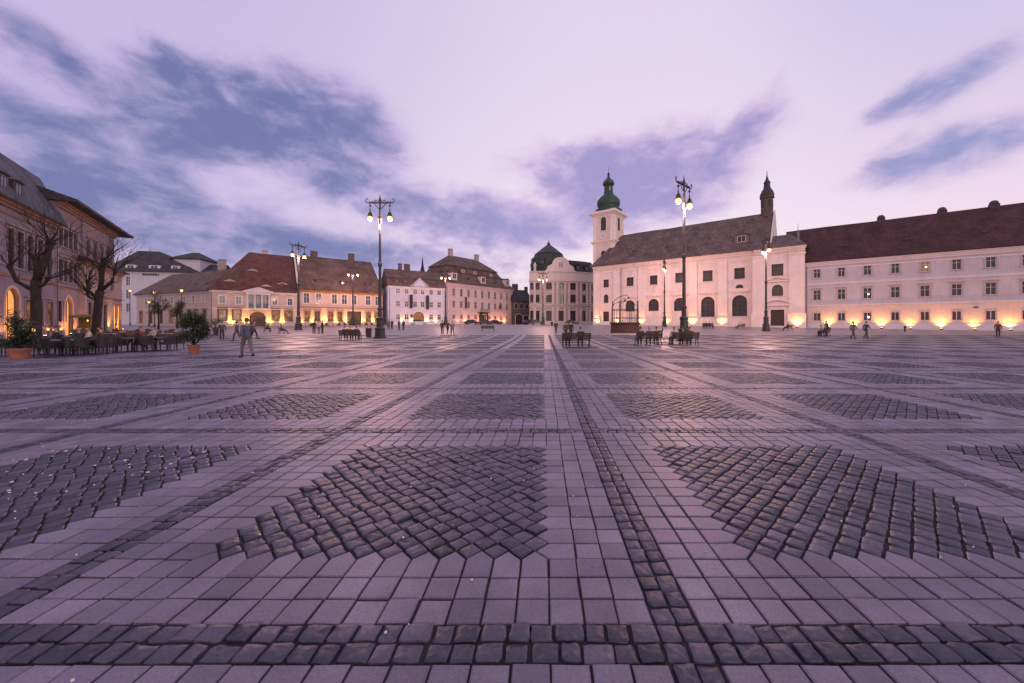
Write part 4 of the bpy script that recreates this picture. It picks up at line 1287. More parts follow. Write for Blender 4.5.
    b = MB(); x = L.s(498.3); b.tube([(x, 0, hz(308)), (x, -1.1, hz(300))], .03, 6); v = [(x - .02, -1.1, hz(300)), (x - .02, -.35, hz(305.5)), (x + .01, -.5, hz(309)), (x + .02, -1.1, hz(306))]
    b.add(v, [(0, 1, 2, 3)]); b.build('flag', M_CLOTH_D, t)
    pipe(t, .3, 0, ze - .8); pipe(t, X1 - .3, 0, ze - .8)
    for i, x in enumerate([(xs[k] + xs[k + 1]) / 2 for k in range(8)]):
        if i in (0, 2): w_ = 140
        elif i in (3, 4): w_ = 330
        else: w_ = 430
        floodlight(L, x, .65, f'small floodlight at the foot of the pink palace, {ORD[i]} from its left end', w_ * 2.2, col=(1.0, .30, .10), group='floodlights along the pink palace')
    return L
LP = palace()

# ================================================================== white house left of the palace
def white_house():
    L = Line(388, 103.5, 1150); W = pl('bluish_white_render', (.46, .46, .60), .07)
    t = thing('white_house', 'bluish white three-storey house with a triangular roof gable and two dark banners', 'building', L.loc(), L.rot)
    X1 = L.s(446); D = 13.0; hz = lambda py: L.h(416, py)
    ze = hz(287.2)
    cols = [398, 406.6, 415.2, 422.6, 431.2, 439.2]
    ops = []
    for r, (ya, yb) in enumerate(((294.2, 289.3), (307.2, 301.6), (319.6, 314.2))):
        for i, px in enumerate(cols):
            if r == 2 and i in (2, 3): continue
            x = L.s(px); ops.append((x - .55, x + .55, hz(ya), hz(yb), 0, r))
    xd = L.s(418.6); dr = (xd - 1.55, xd + 1.55, -.3, hz(311.6), 1.5)
    b = MB(); wall_open(b, 0, X1, -2, ze, [o[:5] for o in ops] + [dr], .3); shell(b, 0, X1, -2, ze, D)
    b.add([(0, 0, ze), (0, D, ze), (0, D - 3.6, hz(277)), (0, D / 2, hz(268.5)), (0, 2.6, hz(277))], [(4, 3, 2, 1, 0)])
    b.build('wall', W, t)
    for (*o, r) in ops: window(t, tuple(o), M_FRAME_W, M_GLASS_B if r < 2 else M_GLASS, M_WHITE, .16, True, .1 if r == 1 else 0, 2, 2)
    door(t, dr, mat('varnished_gate', (.20, .11, .04), .5, .3, 4), 'gate', .35, .25)
    b = MB(); cornice(b, 0, X1, ze + .02, .55, .4); b.box(0, X1, -.1, .03, hz(309.2), hz(308.6)); b.box(0, X1, -.1, .03, -2, .7); b.build('cornice', M_WHITE, t)
    b = MB(); o = .5; z1 = L.h(416, 278.6, 2.2); zr = L.h(416, 270.8, 6.5)
    frustum(b, (-.05, X1 + .1, -o, D + o), (-.05, X1 + .1, 2.4, D - 2.4), ze + .03, z1)
    hip(b, -.1, X1 + .15, 2.0, D - 2.0, z1 + .02, zr, 0, 0, 0, .14)
    b.build('roof', M_TILE_BROWN, t)
    b = MB(); x0, x1 = L.s(411.4), L.s(427.2); zt = L.h(419, 279.2, -.3); xm = (x0 + x1) / 2
    v = [(x0, -.35, ze), (x1, -.35, ze), (xm, -.35, zt), (x0, 2.6, ze), (x1, 2.6, ze), (xm, 2.6, zt)]
    b.add(v, [(0, 1, 2)], 0); b.add(v, [(1, 4, 5, 2), (0, 2, 5, 3)], 1)
    for s, xx in ((1, x0), (-1, x1)):
        q = [(xx - s * .3, -.5, ze + .05), (xm, -.5, zt + .12), (xm, -.5, zt + .34), (xx - s * .3, -.5, ze + .27)]
        q += [(a, .0, c) for a, _, c in q]
        b.add(q, [(0, 1, 2, 3), (3, 2, 6, 7), (0, 4, 5, 1)], 2)
    b.build('gable', [W, M_TILE_BROWN, M_WHITE], t)
    for px in (397, 405.5, 431, 438): x = L.s(px, .9); eyelid(t, x, .9, ze + (z1 - ze) * .45, 1.3, .55, .5, M_ZINC)
    for px in (400, 407): chimney(t, L.s(px, 7), 7, zr - 1, zr + 1.9, 1.0 if px == 400 else 1.6, .8)
    b = MB()
    for px in (410.8, 427.1):
        b = MB(); x = L.s(px); zt_, zb_ = hz(295.2), hz(308.2 if px < 420 else 309)
        b.box(x - .42, x + .42, -.62, -.58, zb_, zt_); b.tube([(x - .5, -.6, zt_ + .02), (x + .5, -.6, zt_ + .02)], .03, 6); b.tube([(x, -.6, zt_ + .02), (x, 0, zt_ + .02)], .03, 6)
        b.build('banner', M_CLOTH_D, t)
    pipe(t, .35, 0, ze - .5); pipe(t, X1 - .4, 0, ze - .5)
    for i, (px, w_) in enumerate(((402.3, 300), (411, 360), (427, 380), (435.2, 330))):
        floodlight(L, L.s(px), .65, f'small floodlight at the foot of the bluish white house, {ORD[i]} from its left end', w_ * 1.7, col=(1.0, .48, .14), group='floodlights along the white house')
    x = L.s(411.5); b = MB(); b.box(x - .3, x + .3, -.3, -.02, 2.1, 2.9); b.build('wall_sign', M_IRON, t)
    return L
LW = white_house()

# church spire tip far behind the white house
t = thing('far_spire', 'thin dark spire peeping over the roof of the bluish white house', 'spire', (at(422.5, 150), 150, 1.8))
b = MB(); b.lathe([(1.7, 0), (1.7, 18.5), (2.1, 18.6), (1.1, 20.6), (.5, 23.0), (.06, 27.0)], 8); b.build('spire_roof', M_TILE_DARK, t)

# ================================================================== the two long tiled houses on the far left side
def tiled_houses():
    # house with lit shop fronts
    L = Line(297.3, 90.8, 1000); W = pl('peach_render', (.48, .365, .34), .09)
    t = thing('shop_house', 'peach two-storey house with a plain steep brown roof, dark gate and lit shop fronts', 'building', L.loc(), L.rot)
    X1 = L.s(382.5); D = 15.0; hz = lambda py: L.h(340, py); ze = hz(291.0)
    ops = []
    for px in (306.5, 318.7, 334.5, 344.5, 354.2, 368.2, 377.6): x = L.s(px); ops.append((x - .6, x + .6, hz(304.2), hz(294.6), 0, 0))
    for px, k in ((307.3, 1), (317.4, 2), (330.7, 3), (340, 1), (368.4, 1), (376.8, 1)): x = L.s(px); ops.append((x - .58, x + .58, hz(321.3), hz(311.6), 0, k))
    xg = L.s(354.2); gate = (xg - 1.7, xg + 1.7, -.4, hz(311.0), 0)
    b = MB(); wall_open(b, 0, X1, -2, ze, [o[:5] for o in ops] + [gate], .3); shell(b, 0, X1, -2, ze, D); b.build('wall', W, t)
    for (*o, k) in ops:
        o = tuple(o)
        if k == 0: window(t, o, M_FRAME_W, M_GLASS_B, M_WHITE, .18, True, 0, 2, 2)
        else: window(t, o, M_FRAME_D, (None, M_SHOP, M_GLASS, M_LIT_RED)[k], pl('shop_surround', (.30, .20, .16)), .22, True, .15, 2, 1, name='shop_window')
    door(t, gate, M_DOOR, 'gate', .3, .2)
    b = MB(); cornice(b, 0, X1, ze + .02, .75, .5, 0); b.box(0, X1, -.09, .03, hz(308.3), hz(307.3)); b.build('cornice', pl('ochre_cornice', (.34, .19, .08)), t)
    yr = 7.5; zr = (L.h(300, 255, yr) + L.h(370, 262.5, yr)) / 2
    b = MB(); hip(b, .1, X1 + .2, -.7, D + .7, ze + .03, zr, .0, 1.2, 0, .16, yr, .08); rf = b.build('roof', M_TILE_BROWN, t)
    b = MB(); v = [(-.05, -.9, ze + .1), (-.05, yr, zr + .45), (-.05, D + .9, ze + .1)]; e = .35
    v += [(x + e, y, z) for x, y, z in v]; v += [(x, y, z - .6) for x, y, z in v]
    b.add(v, [(0, 1, 4, 3), (1, 2, 5, 4), (0, 6, 7, 1), (1, 7, 8, 2), (3, 4, 10, 9), (4, 5, 11, 10), (0, 3, 9, 6), (2, 8, 11, 5)]); b.build('fire_wall', pl('pale_firewall', (.50, .47, .48)), t)
    for px, py in ((318.2, 283.0), (343, 285.0), (367.4, 286.6)):
        f = .22; yy = -.7 + (yr + .7) * f; dormer(t, L.s(px, yy), yy - .2, ze + (zr - ze) * f - .25, .95, .85, 1.0, M_TILE_BROWN, M_TILE_BROWN, rise=.3, m_fr=M_FRAME_D)
    chimney(rf, L.s(314, yr), yr, zr - 1, zr + 1.5, 1.5, 1.0); chimney(rf, L.s(351.3, yr), yr, zr - 1, zr + 1.9, 1.4, 1.0)
    pipe(t, .5, 0, ze - .6)
    for i, (px, w_) in enumerate(((301.8, 110), (312.5, 330), (324.5, 440), (336, 400), (347, 380), (363, 260), (373, 420))):
        floodlight(L, L.s(px), .65, f'small floodlight at the foot of the peach shop house, {ORD[i]} from its left end', w_ * 4, col=(1.0, .42, .06), group='floodlights along the shop house')
    # red-roofed corner house with the columned porch
    A = Line(211, 80.7, 1000); W = pl('cream_render', (.46, .375, .355), .09)
    t = thing('corner_house', 'cream corner house with a deep red hipped roof, eyelid dormers and white columned porch', 'building', A.loc(), A.rot)
    X1 = A.s(297); D = 15.0; hz = lambda py: A.h(255, py); ze = hz(291.0)
    ups = []
    for px in (222.3, 238.7, 274.7, 290): x = A.s(px); ups.append((x - .5, x + .5, hz(304.6), hz(297.3), 0))
    for px in (250, 257.8, 265.6): x = A.s(px); ups.append((x - .6, x + .6, hz(308.3), hz(295.5), 0))
    low = []
    for px in (222.6, 236.8, 275.8, 288.4): x = A.s(px); low.append((x - .62, x + .62, hz(320.5), hz(310.2), 0))
    xa = A.s(257.7); arch = (xa - 1.5, xa + 1.5, -.4, hz(311.5), 1.5)
    b = MB(); wall_open(b, 0, X1, -2, ze, ups + low + [arch], .3)
    b.add([(X1, 0, -2), (X1, D, -2), (X1, D, ze), (X1, 0, ze)], [(0, 1, 2, 3)])
    b.build('wall', W, t)
    for i, o in enumerate(ups): window(t, o, M_FRAME_W, M_GLASS, M_WHITE, .2, True, .15 if i < 4 else 0, 2, 2)
    for i, o in enumerate(low): window(t, o, M_FRAME_D, M_SHOP, pl('shop_surround_dark', (.07, .05, .045)), .22, True, .2, 2, 1, name='shop_window')
    door(t, arch, M_DOOR, 'gate', .35, .35, M_STONE)
    b = MB(); cornice(b, 0, X1, ze + .02, .6, .45); b.box(0, X1, -.1, .03, hz(309.4), hz(308.6)); b.build('cornice', M_WHITE, t)
    # porch: slab, four columns, entablature, triangular pediment
    p0, p1 = A.s(245.8, -1.1), A.s(270.6, -1.1); b = MB(); zt = hz(294.8); zf = hz(308.4)
    b.box(p0, p1, -1.3, .02, zf - .35, zf); b.box(p0, p1, -1.3, .02, zt, zt + .55)
    for k in range(4): x = p0 + .3 + (p1 - p0 - .6) * k / 3; b.lathe([(.24, zf), (.19, zf + .15), (.16, zt - .15), (.24, zt)], 12, (x, -1.0))
    xm = (p0 + p1) / 2; zp = hz(288.6)
    v = [(p0 - .3, -1.5, zt + .55), (p1 + .3, -1.5, zt + .55), (xm, -1.5, zp), (p0 - .3, 1.5, zt + .55), (p1 + .3, 1.5, zt + .55), (xm, 1.5, zp)]
    b.add(v, [(0, 1, 2), (1, 4, 5, 2), (0, 2, 5, 3), (0, 3, 4, 1)])
    for s in (-1, 1):
        q = [(xm + s * (p1 - xm + .5), -1.62, zt + .5), (xm, -1.62, zp + .02), (xm, -1.62, zp + .26), (xm + s * (p1 - xm + .5), -1.62, zt + .74)]
        q += [(a, -1.3, c) for a, _, c in q]; b.add(q, [(0, 1, 2, 3), (3, 2, 6, 7), (0, 4, 5, 1)])
    po = b.build('porch', M_WHITE, t)
    b = MB()
    for k in range(24): x = p0 + .4 + (p1 - p0 - .8) * k / 23; b.box(x - .02, x + .02, -1.1, -1.06, zf, zf + .9)
    b.box(p0 + .3, p1 - .3, -1.13, -1.03, zf + .9, zf + .97); b.build('railing', M_IRON, po)
    yr = 8.0; xr0, xr1 = A.s(249, yr), X1 - .4; zr = (A.h(250, 253.4, yr) + A.h(295, 255.6, yr)) / 2
    b = MB(); hip(b, -.6, X1 - .02, -.7, D + 1.7, ze + .03, zr, xr0 + .6, 0, 0, .16, yr, .08); rf = b.build('roof', M_TILE_RED, t)
    for px, py in ((229.8, 284), (252.6, 271.5), (282.5, 287), (266, 287.5)):
        for f in (.12, .2, .3, .4, .5, .6):
            yy = -.7 + (yr + .7) * f
            if A.h(px, py, yy) < ze + (zr - ze) * f: break
        eyelid(t, A.s(px, yy), yy, ze + (zr - ze) * f + .02, 2.2, .42, .55, M_TILE_RED, pl('eyelid_plaster', (.40, .34, .33)))
    chimney(rf, A.s(265, yr + .5), yr + .5, zr - 1.4, zr + 1.0, 1.2, .9, pl('pale_chimney', None))
    pipe(t, .1, 0, ze - .6)
    for i, (px, w_) in enumerate(((231.5, 420), (246.5, 360), (270, 380), (282, 420))):
        floodlight(A, A.s(px), .65, f'small floodlight at the foot of the cream corner house, {ORD[i]} from its corner', w_ * 4, col=(1.0, .42, .06), group='floodlights along the corner house')
    # its wing along the side street
    B = Line(211, 80.7, -340); B = B.shift(-B.d.length * 0)      # runs left from the corner
    xL = B.s(136.5); z0 = B.h(211, 290.3)
    hb = lambda py: B.h(175, py); ze2 = (B.h(211, 290.3) + B.h(140, 294.5)) / 2
    ops = []
    for px in (146, 160, 172, 184, 193.5, 203): x = B.s(px); ops.append((x - .55, x + .55, hb(303.5), hb(297), 0, 0))
    for px in (141, 150.5, 161, 171, 181, 189, 196, 204.5): x = B.s(px); ops.append((x - .7, x + .7, hb(323.5), hb(311), 0, 1))
    b = MB(); wall_open(b, xL, 0, -2, ze2, [o[:5] for o in ops], .3)
    b.add([(xL, 0, -2), (xL, 10, -2), (xL, 10, ze2), (xL, 0, ze2)], [(3, 2, 1, 0)])
    wing = b.build('side_wing', W, t)
    # the wing is laid out in its own line: give it the transform of that line relative to the house
    M = Matrix.Translation((*A.loc(),)) @ Matrix.Rotation(A.rot, 4, 'Z'); MBm = Matrix.Translation((*B.loc(),)) @ Matrix.Rotation(B.rot, 4, 'Z')
    wing.matrix_local = M.inverted() @ MBm
    for i, (*o, k) in enumerate(ops):
        o = tuple(o)
        if k == 0: window(wing, o, M_FRAME_W, M_LIT_DIM if i == 5 else M_GLASS_B, M_WHITE, .15, True, 0, 2, 2)
        else: window(wing, o, M_FRAME_D, M_SHOP if i % 3 == 0 else M_GLASS, pl('shop_surround', None), .2, False, .15, 2, 1, name='shop_window')
    b = MB(); cornice(b, xL, 0, ze2 + .02, .5, .4); b.box(xL, 0, -.08, .03, hb(309.4), hb(308.6)); b.build('cornice', M_WHITE, wing)
    yr2 = 5.0; zr2 = (B.h(214, 268.5, yr2) + B.h(158, 284, yr2)) / 2
    b = MB(); hip(b, xL - .4, -.15, -.6, 10.6, ze2 + .03, B.h(200, 272, yr2), 4.5, -.5, 0, .15, yr2, .05); b.build('roof', M_TILE_BROWN, wing)
    for px, py in ((170, 286.5), (196, 283), (207, 283)):
        yy = 1.2; eyelid(wing, B.s(px, yy), yy, ze2 + (B.h(200, 272, yr2) - ze2) * (yy + .6) / 5.6, 1.1, .35, .5, M_TILE_BROWN)
    chimney(wing, B.s(222, 6), 6, zr2, B.h(222, 262, 6) + .6, 1.6, 1.0, pl('pale_chimney', None))
    return L, A, B
LB, LA, LWING = tiled_houses()

# ================================================================== hotel behind, white with a dark roof
def hotel():
    L = Line(108, 112, 2600); W = pl('hotel_white_render', (.48, .455, .53), .06)
    t = thing('dark_roofed_building', 'white building with dark hipped roof, white dormers and a low tower behind the side street', 'building', L.loc(), L.rot)
    X1 = L.s(193); D = 14; hz = lambda py: L.h(150, py); ze = hz(271.5)
    ops = []
    for px in (112, 120, 128): 
        for (ya, yb) in ((285.5, 276.8), (299, 290), (312, 303.5)): x = L.s(px); ops.append((x - .55, x + .55, hz(ya), hz(yb), 0))
    b = MB(); wall_open(b, 0, X1, -2, ze, ops, .3); shell(b, 0, X1, -2, ze, D); b.build('wall', W, t)
    for o in ops: window(t, o, M_FRAME_W, M_GLASS_B, M_WHITE, .15)
    b = MB(); cornice(b, 0, X1, ze + .02, .6, .5); b.build('cornice', M_WHITE, t)
    b = MB(); zr = L.h(150, 251.2, 7); xa = L.s(150, 7); hip(b, -.8, X1 + .6, -.9, D + .9, ze + .03, zr, xa - 2.5, X1 - xa - 2.0, 0, .2); b.build('roof', M_TILE_DARK, t)
    b = MB(); x = xa; b.tube([(x, 7, zr - .1), (x, 7, zr + 2.2)], [.06, .02], 6); b.build('roof_finial', M_IRON, t)
    for px, w in ((130, 2.6), (153.8, 2.9), (174.8, 2.2)): dormer(t, L.s(px, 0), .2, ze + .5, w, 1.5, 3.5, M_TILE_DARK, M_WHITE, M_GLASS_B, .15)
    # low tower block
    b = MB(); xa, xb = L.s(173, 4), L.s(200, 4); zt = L.h(186, 258.5, 4); b.box(xa, xb, 4, 12, -1, zt)
    tb = b.build('tower', W, t)
    b = MB(); hip(b, xa - .7, xb + .9, 3.2, 12.8, zt + .02, L.h(184, 252.3, 8), (xb - xa) * .48, (xb - xa) * .5, 0, .2); b.build('roof', M_TILE_DARK, tb)
    for px in (190, ): window(tb, (L.s(px, 4) - .8, L.s(px, 4) + .3, L.h(186, 269.5, 4), L.h(186, 267, 4), 0), M_FRAME_D, M_GLASS, M_WHITE, .0, False, 0, 1, 1, deep=-.06, y0=4)
    b = MB(); x1, x2 = xb, L.s(222, 6); b.box(x1, x2, 5, 12, -1, L.h(210, 272, 5)); hip(b, x1 + .01, x2 + .4, 4.4, 12.6, L.h(210, 272, 5) + .02, L.h(210, 264.5, 8), 0, 0, 0, .15); b.build('annexe', [M_TILE_DARK], t)
    # a row of raised dark letters, too small in the photo to be read: kept as plain marks
    b = MB(); x = L.s(142.6); z = hz(275.6)
    for w, h in ((.55, .75), (.42, .62), (.5, .62), (.46, .7), (.52, .62), (.6, .75), (.44, .5)): b.box(x, x + w, -.06, .0, z, z + h); x += w + .14
    b.build('sign', M_IRON, t)
    return L
LH = hotel()

# ================================================================== town houses at the left edge
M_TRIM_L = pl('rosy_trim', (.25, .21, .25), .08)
def left_houses():
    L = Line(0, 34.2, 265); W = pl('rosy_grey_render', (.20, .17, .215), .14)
    t = thing('arcade_house', 'rosy grey town house at the left edge with dark dormers and a glowing round-headed doorway', 'building', L.loc(), L.rot)
    X0, X1 = -26.0, L.s(57.0); D = 13; ze = (L.h(2, 192) + L.h(36, 219)) / 2; hz = lambda py: L.h(12, py)
    ops = []; arches = []
    for px in (10.5, 20, 30, 40, 49): x = L.s(px); ops.append((x - .6, x + .6, hz(267), hz(229), 0))
    st = L.s(20) - L.s(10.5)
    for k in range(1, 10): x = L.s(10.5) - 2.6 * k; ops.append((x - .6, x + .6, hz(267), hz(229), 0))
    for x in (L.s(12.4), L.s(12.4) - 5.2, L.s(12.4) - 10.4, L.s(12.4) - 15.6): arches.append((x - 1.25, x + 1.25, -.4, hz(288), 1.25))
    sh = []
    for px in (29, 40, 50): x = L.s(px); sh.append((x - .75, x + .75, hz(326), hz(298), 0))
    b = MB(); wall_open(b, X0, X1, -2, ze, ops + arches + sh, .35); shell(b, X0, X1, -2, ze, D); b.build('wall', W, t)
    for o in ops: window(t, o, M_FRAME_D, M_GLASS, M_TRIM_L, .18, True, .15, 2, 3)
    for o in arches:
        w = window(t, o, M_FRAME_D, M_LIT, pl('arch_stone', (.40, .33, .30)), .3, False, 0, 2, 1, name='doorway', deep=.30)
    for o in sh: window(t, o, M_FRAME_D, M_SHOP, M_TRIM_L, .15, False, .1, 2, 2, name='shop_window')
    b = MB(); cornice(b, X0, X1, ze + .02, .7, .6); b.box(X0, X1, -.12, .03, hz(277), hz(274)); b.box(X0, X1, -.08, .03, ze - 1.35, ze - 1.15); b.build('cornice', pl('brown_cornice', (.20, .13, .11)), t)
    b = MB(); yr = 2.4; zr = L.h(4, 155, yr); hip(b, X0, X1 - .05, -.8, D + .8, ze + .03, zr, 0, -4.0, 0, .18, yr, .03); rf = b.build('roof', M_TILE_GREY, t)
    for px, y_ in ((3.5, -.25), (18.5, -.25)): dormer(t, L.s(px, y_), y_, ze + .35, 1.7, 1.75, 2.6, M_TILE_DARK, pl('dormer_dark_boards', (.06, .055, .06)), M_GLASS, .25, M_FRAME_D)
    dormer(t, L.s(-45, -.25), -.25, ze + .35, 1.7, 1.75, 2.6, M_TILE_DARK, pl('dormer_dark_boards', None), M_GLASS, .25, M_FRAME_D)
    pipe(t, X1 - .3, 0, ze - .7)
    for i, (x, w_) in enumerate(((L.s(1), 380), (L.s(24), 200), (L.s(35), 110), (L.s(45.5), 90), (L.s(1) - 5.2, 380))):
        floodlight(L, x, .65, ('small floodlight beside the glowing round-headed doorway of the left-edge house', 'small floodlight under the tall windows of the left-edge house behind the potted shrub', 'small floodlight of the left-edge house behind the first bare tree', 'small floodlight of the left-edge house by its far drainpipe', 'small floodlight of the left-edge house just outside the photo')[i], w_ * .9, col=(1.0, .36, .08))
    # taller second house
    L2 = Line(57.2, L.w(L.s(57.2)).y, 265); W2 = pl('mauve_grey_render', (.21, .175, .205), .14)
    t = thing('tall_town_house', 'tall mauve-grey town house with wide brown eaves, behind the second bare tree', 'building', L2.loc(), L2.rot)
    X1 = L2.s(114); D = 14; ze = (L2.h(60, 200) + L2.h(112, 231)) / 2; hz = lambda py: L2.h(70, py)
    ops = []
    cols = [60.5, 65.5, 70.3, 75.2, 88, 95, 102, 108]
    for px in cols:
        x = L2.s(px); ops += [(x - .55, x + .55, hz(249.5), hz(231.5), 0), (x - .55, x + .55, hz(283), hz(262), 0)]
    xa = L2.s(68.7); arch = (xa - 1.1, xa + 1.1, -.4, hz(297.5), 1.1)
    sh = [(L2.s(p) - .6, L2.s(p) + .6, hz(322), hz(302), 0) for p in (60, 64)]
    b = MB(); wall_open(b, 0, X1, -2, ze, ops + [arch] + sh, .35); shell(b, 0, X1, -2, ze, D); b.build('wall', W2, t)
    for o in ops: window(t, o, M_FRAME_D, M_GLASS, M_TRIM_L, .16, True, .12, 2, 3)
    window(t, arch, M_FRAME_D, M_LIT, pl('arch_stone', None), .3, False, 0, 2, 1, name='doorway', deep=.3)
    for o in sh: window(t, o, M_FRAME_D, M_GLASS, M_TRIM_L, .12, False, 0, 1, 1, name='shop_window')
    b = MB(); cornice(b, 0, X1, ze - .2, .8, .6, 0, .3); b.box(0, X1, -.1, .03, hz(290), hz(288)); b.box(0, X1, -.08, .03, hz(256.5), hz(255.5)); b.build('cornice', pl('brown_cornice', None), t)
    b = MB(); yr = 7; zr = ze + 3.0; hip(b, -.5, X1 + 2.4, -1.7, D + 1.2, ze, zr, 0, 5.5, 0, .3, yr, .05); b.build('roof', M_TILE_DARK, t)
    pipe(t, L2.s(80.5), 0, ze - .8)
    floodlight(L2, xa - 1.6, .65, 'small floodlight by the arched doorway of the tall mauve-grey house', 650, col=(1.0, .33, .08)); floodlight(L2, xa + 1.9, .65, 'small floodlight right of the arched doorway of the tall mauve-grey house', 500, col=(1.0, .33, .08))
    # low corner house in front of its far end
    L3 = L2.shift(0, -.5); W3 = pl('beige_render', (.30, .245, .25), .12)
    t = thing('low_corner_house', 'low beige corner house with a lit glass front, last of the left row', 'building', (*L3.a, L2.z0), L3.rot)
    x0, x1 = L3.s(84.5), L3.s(121.5); ze = (L3.h(84, 259.5) + L3.h(120, 272.5)) / 2; hz = lambda py: L3.h(96, py)
    up = [(L3.s(p) - .6, L3.s(p) + .6, hz(287), hz(272), 0) for p in (90, 101, 112)]
    lo = [(L3.s(p) - .8, L3.s(p) + .8, -.2, hz(303), 0) for p in (90, 105, 115, 119)]
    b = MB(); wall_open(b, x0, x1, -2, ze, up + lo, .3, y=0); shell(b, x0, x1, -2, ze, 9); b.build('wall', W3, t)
    for o in up: window(t, o, M_FRAME_D, M_GLASS, M_TRIM_L, .16, True, .1, 2, 3)
    for i, o in enumerate(lo): window(t, o, M_FRAME_D, M_LIT if i > 1 else M_GLASS, M_TRIM_L, .15, False, .12, 2, 2, name='shop_window')
    b = MB(); cornice(b, x0, x1, ze + .02, .7, .6, 0, .6); b.box(x0, x1, -.14, .03, hz(297), hz(295)); b.build('cornice', pl('brown_cornice', None), t)
    b = MB(); hip(b, x0 - .6, x1 + .7, -.8, 9.5, ze + .03, ze + 2.2, 2, 4, 0, .2); b.build('roof', M_TILE_DARK, t)
    floodlight(L3, L3.s(108.5), .65, 'small floodlight by the lit glass front of the low beige corner house', 950, col=(1.0, .40, .07)); floodlight(L3, L3.s(117), .65, 'small floodlight at the far corner of the low beige corner house', 950, col=(1.0, .40, .07))
    return L, L2, L3
LL1, LL2, LL3 = left_houses()

# ================================================================== tall street lamps
M_BULB = mat('glowing_lamp_globe', (1, .8, .5), .3, 0, 3, 0, 40, .5, 0, (1.0, .46, .09), 2.1)
M_BULB_S = mat('glowing_small_lamp', (1, .8, .5), .3, 0, 3, 0, 40, .5, 0, (1.0, .44, .09), 2.0)
M_GREEN_L = mat('glowing_green_sign_lamp', (.3, 1, .6), .3, 0, 3, 0, 40, .5, 0, (.25, 1.0, .55), 12.0)

def lamp_post(loc, rz, label, watts, H=14.4):
    t = thing('street_lamp', label, 'street lamp', loc, rz, 'tall cast-iron street lamps')
    b = MB()
    b.lathe([(.62, -.05), (.62, .16), (.50, .20), (.47, .9), (.52, .95), (.52, 1.05), (.36, 1.15), (.33, 1.9), (.38, 1.98), (.38, 2.1), (.25, 2.25)], 8, ang0=R(22.5))
    b.build('pedestal', M_IRON, t)
    b = MB()
    b.lathe([(.22, 2.2), (.20, 2.9), (.25, 2.95), (.25, 3.1), (.16, 3.25), (.14, 7.4), (.20, 7.5), (.20, 7.75), (.13, 7.9), (.10, H - 2.6), (.17, H - 2.5), (.17, H - 2.25), (.22, H - 2.0), (.12, H - 1.7), (.085, H - .4), (.14, H - .3), (.14, H - .1), (.05, H + .25), (.015, H + .55)], 12)
    b.build('column', M_IRON, t)
    for s in (-1, 1):
        b = MB()
        b.tube([(s * .08, 0, H - 1.0), (s * .35, 0, H - .75), (s * .60, 0, H - .42), (s * .95, 0, H - .36)], [.045, .04, .04, .035], 6)
        b.tube([(s * .08, 0, H - .38), (s * 1.22, 0, H - .38), (s * 1.42, 0, H - .30), (s * 1.52, 0, H - .12), (s * 1.46, 0, H + .06), (s * 1.32, 0, H + .08), (s * 1.26, 0, H - .04), (s * 1.33, 0, H - .12)], [.05, .05, .048, .045, .04, .036, .03, .03], 6)
        b.tube([(s * .1, 0, H - .36), (s * .30, 0, H - .12), (s * .52, 0, H - .06), (s * .62, 0, H - .2), (s * .52, 0, H - .28)], [.035] * 5, 6)
        for k in range(6): b.ball((s * (.35 + .15 * k), 0, H - .30 + .05 * (k % 2)), .07, 6)
        a = b.build('arm', M_IRON, t)
        b = MB(); x = s * 1.02
        b.tube([(x, 0, H - .36), (x, 0, H - 1.05)], .03, 6); b.tube([(x, 0, H - 1.05), (x, 0, H - 1.35)], .06, 8)
        b.lathe([(.04, H - .55), (.12, H - .6), (.12, H - .7), (.04, H - .75)], 8, (x, 0)); b.lathe([(.05, H - 1.3), (.15, H - 1.36), (.22, H - 1.62), (.27, H - 1.72), (.27, H - 1.78)], 12, (x, 0))
        b.build('lantern', M_IRON, a)
        b = MB(); b.ball((x, 0, H - 1.97), .25, 10, sz=1.15); b.build('globe', M_BULB, a, smooth=True)
        ld = bpy.data.lights.new('lamp_light', 'POINT'); ld.energy = watts; ld.color = (1.0, .52, .42); ld.shadow_soft_size = .25; ld.specular_factor = .035
        lo = bpy.data.objects.new('lamp_light', ld); COL.objects.link(lo); lo.parent = a; lo.location = (x, 0, H - 2.5)
    return t

# each: pixel column, metres ahead, turn, label, lamp watts
LAMPS = [
    (380, 39.0, 0, 'tall twin-globe street lamp left of centre beside the litter bin, nearest on that side', 2300),
    (684, 34.0, 42, 'tall twin-globe street lamp behind the crowded bench, before the church roof', 2300),
    (298.5, 63.0, 68, 'tall twin-globe street lamp in front of the cream corner house', 3200),
    (353, 92.0, 12, 'tall twin-globe street lamp in front of the dark gate of the peach house', 1500),
    (445.5, 99.0, 10, 'tall twin-globe street lamp in front of the seam of white house and palace', 1600),
    (543, 103.0, 8, 'tall twin-globe street lamp in front of the grey stone town hall', 1500),
    (664.5, 82.0, 60, 'tall twin-globe street lamp in front of the church, just right of the well', 1500),
    (766, 58.5, 82, 'tall twin-globe street lamp beside the side portal of the church', 2200),
]
for px, y, rz, lab, w in LAMPS:
    lamp_post((at(px, y), y, ground_z(y)), R(rz), lab, w)

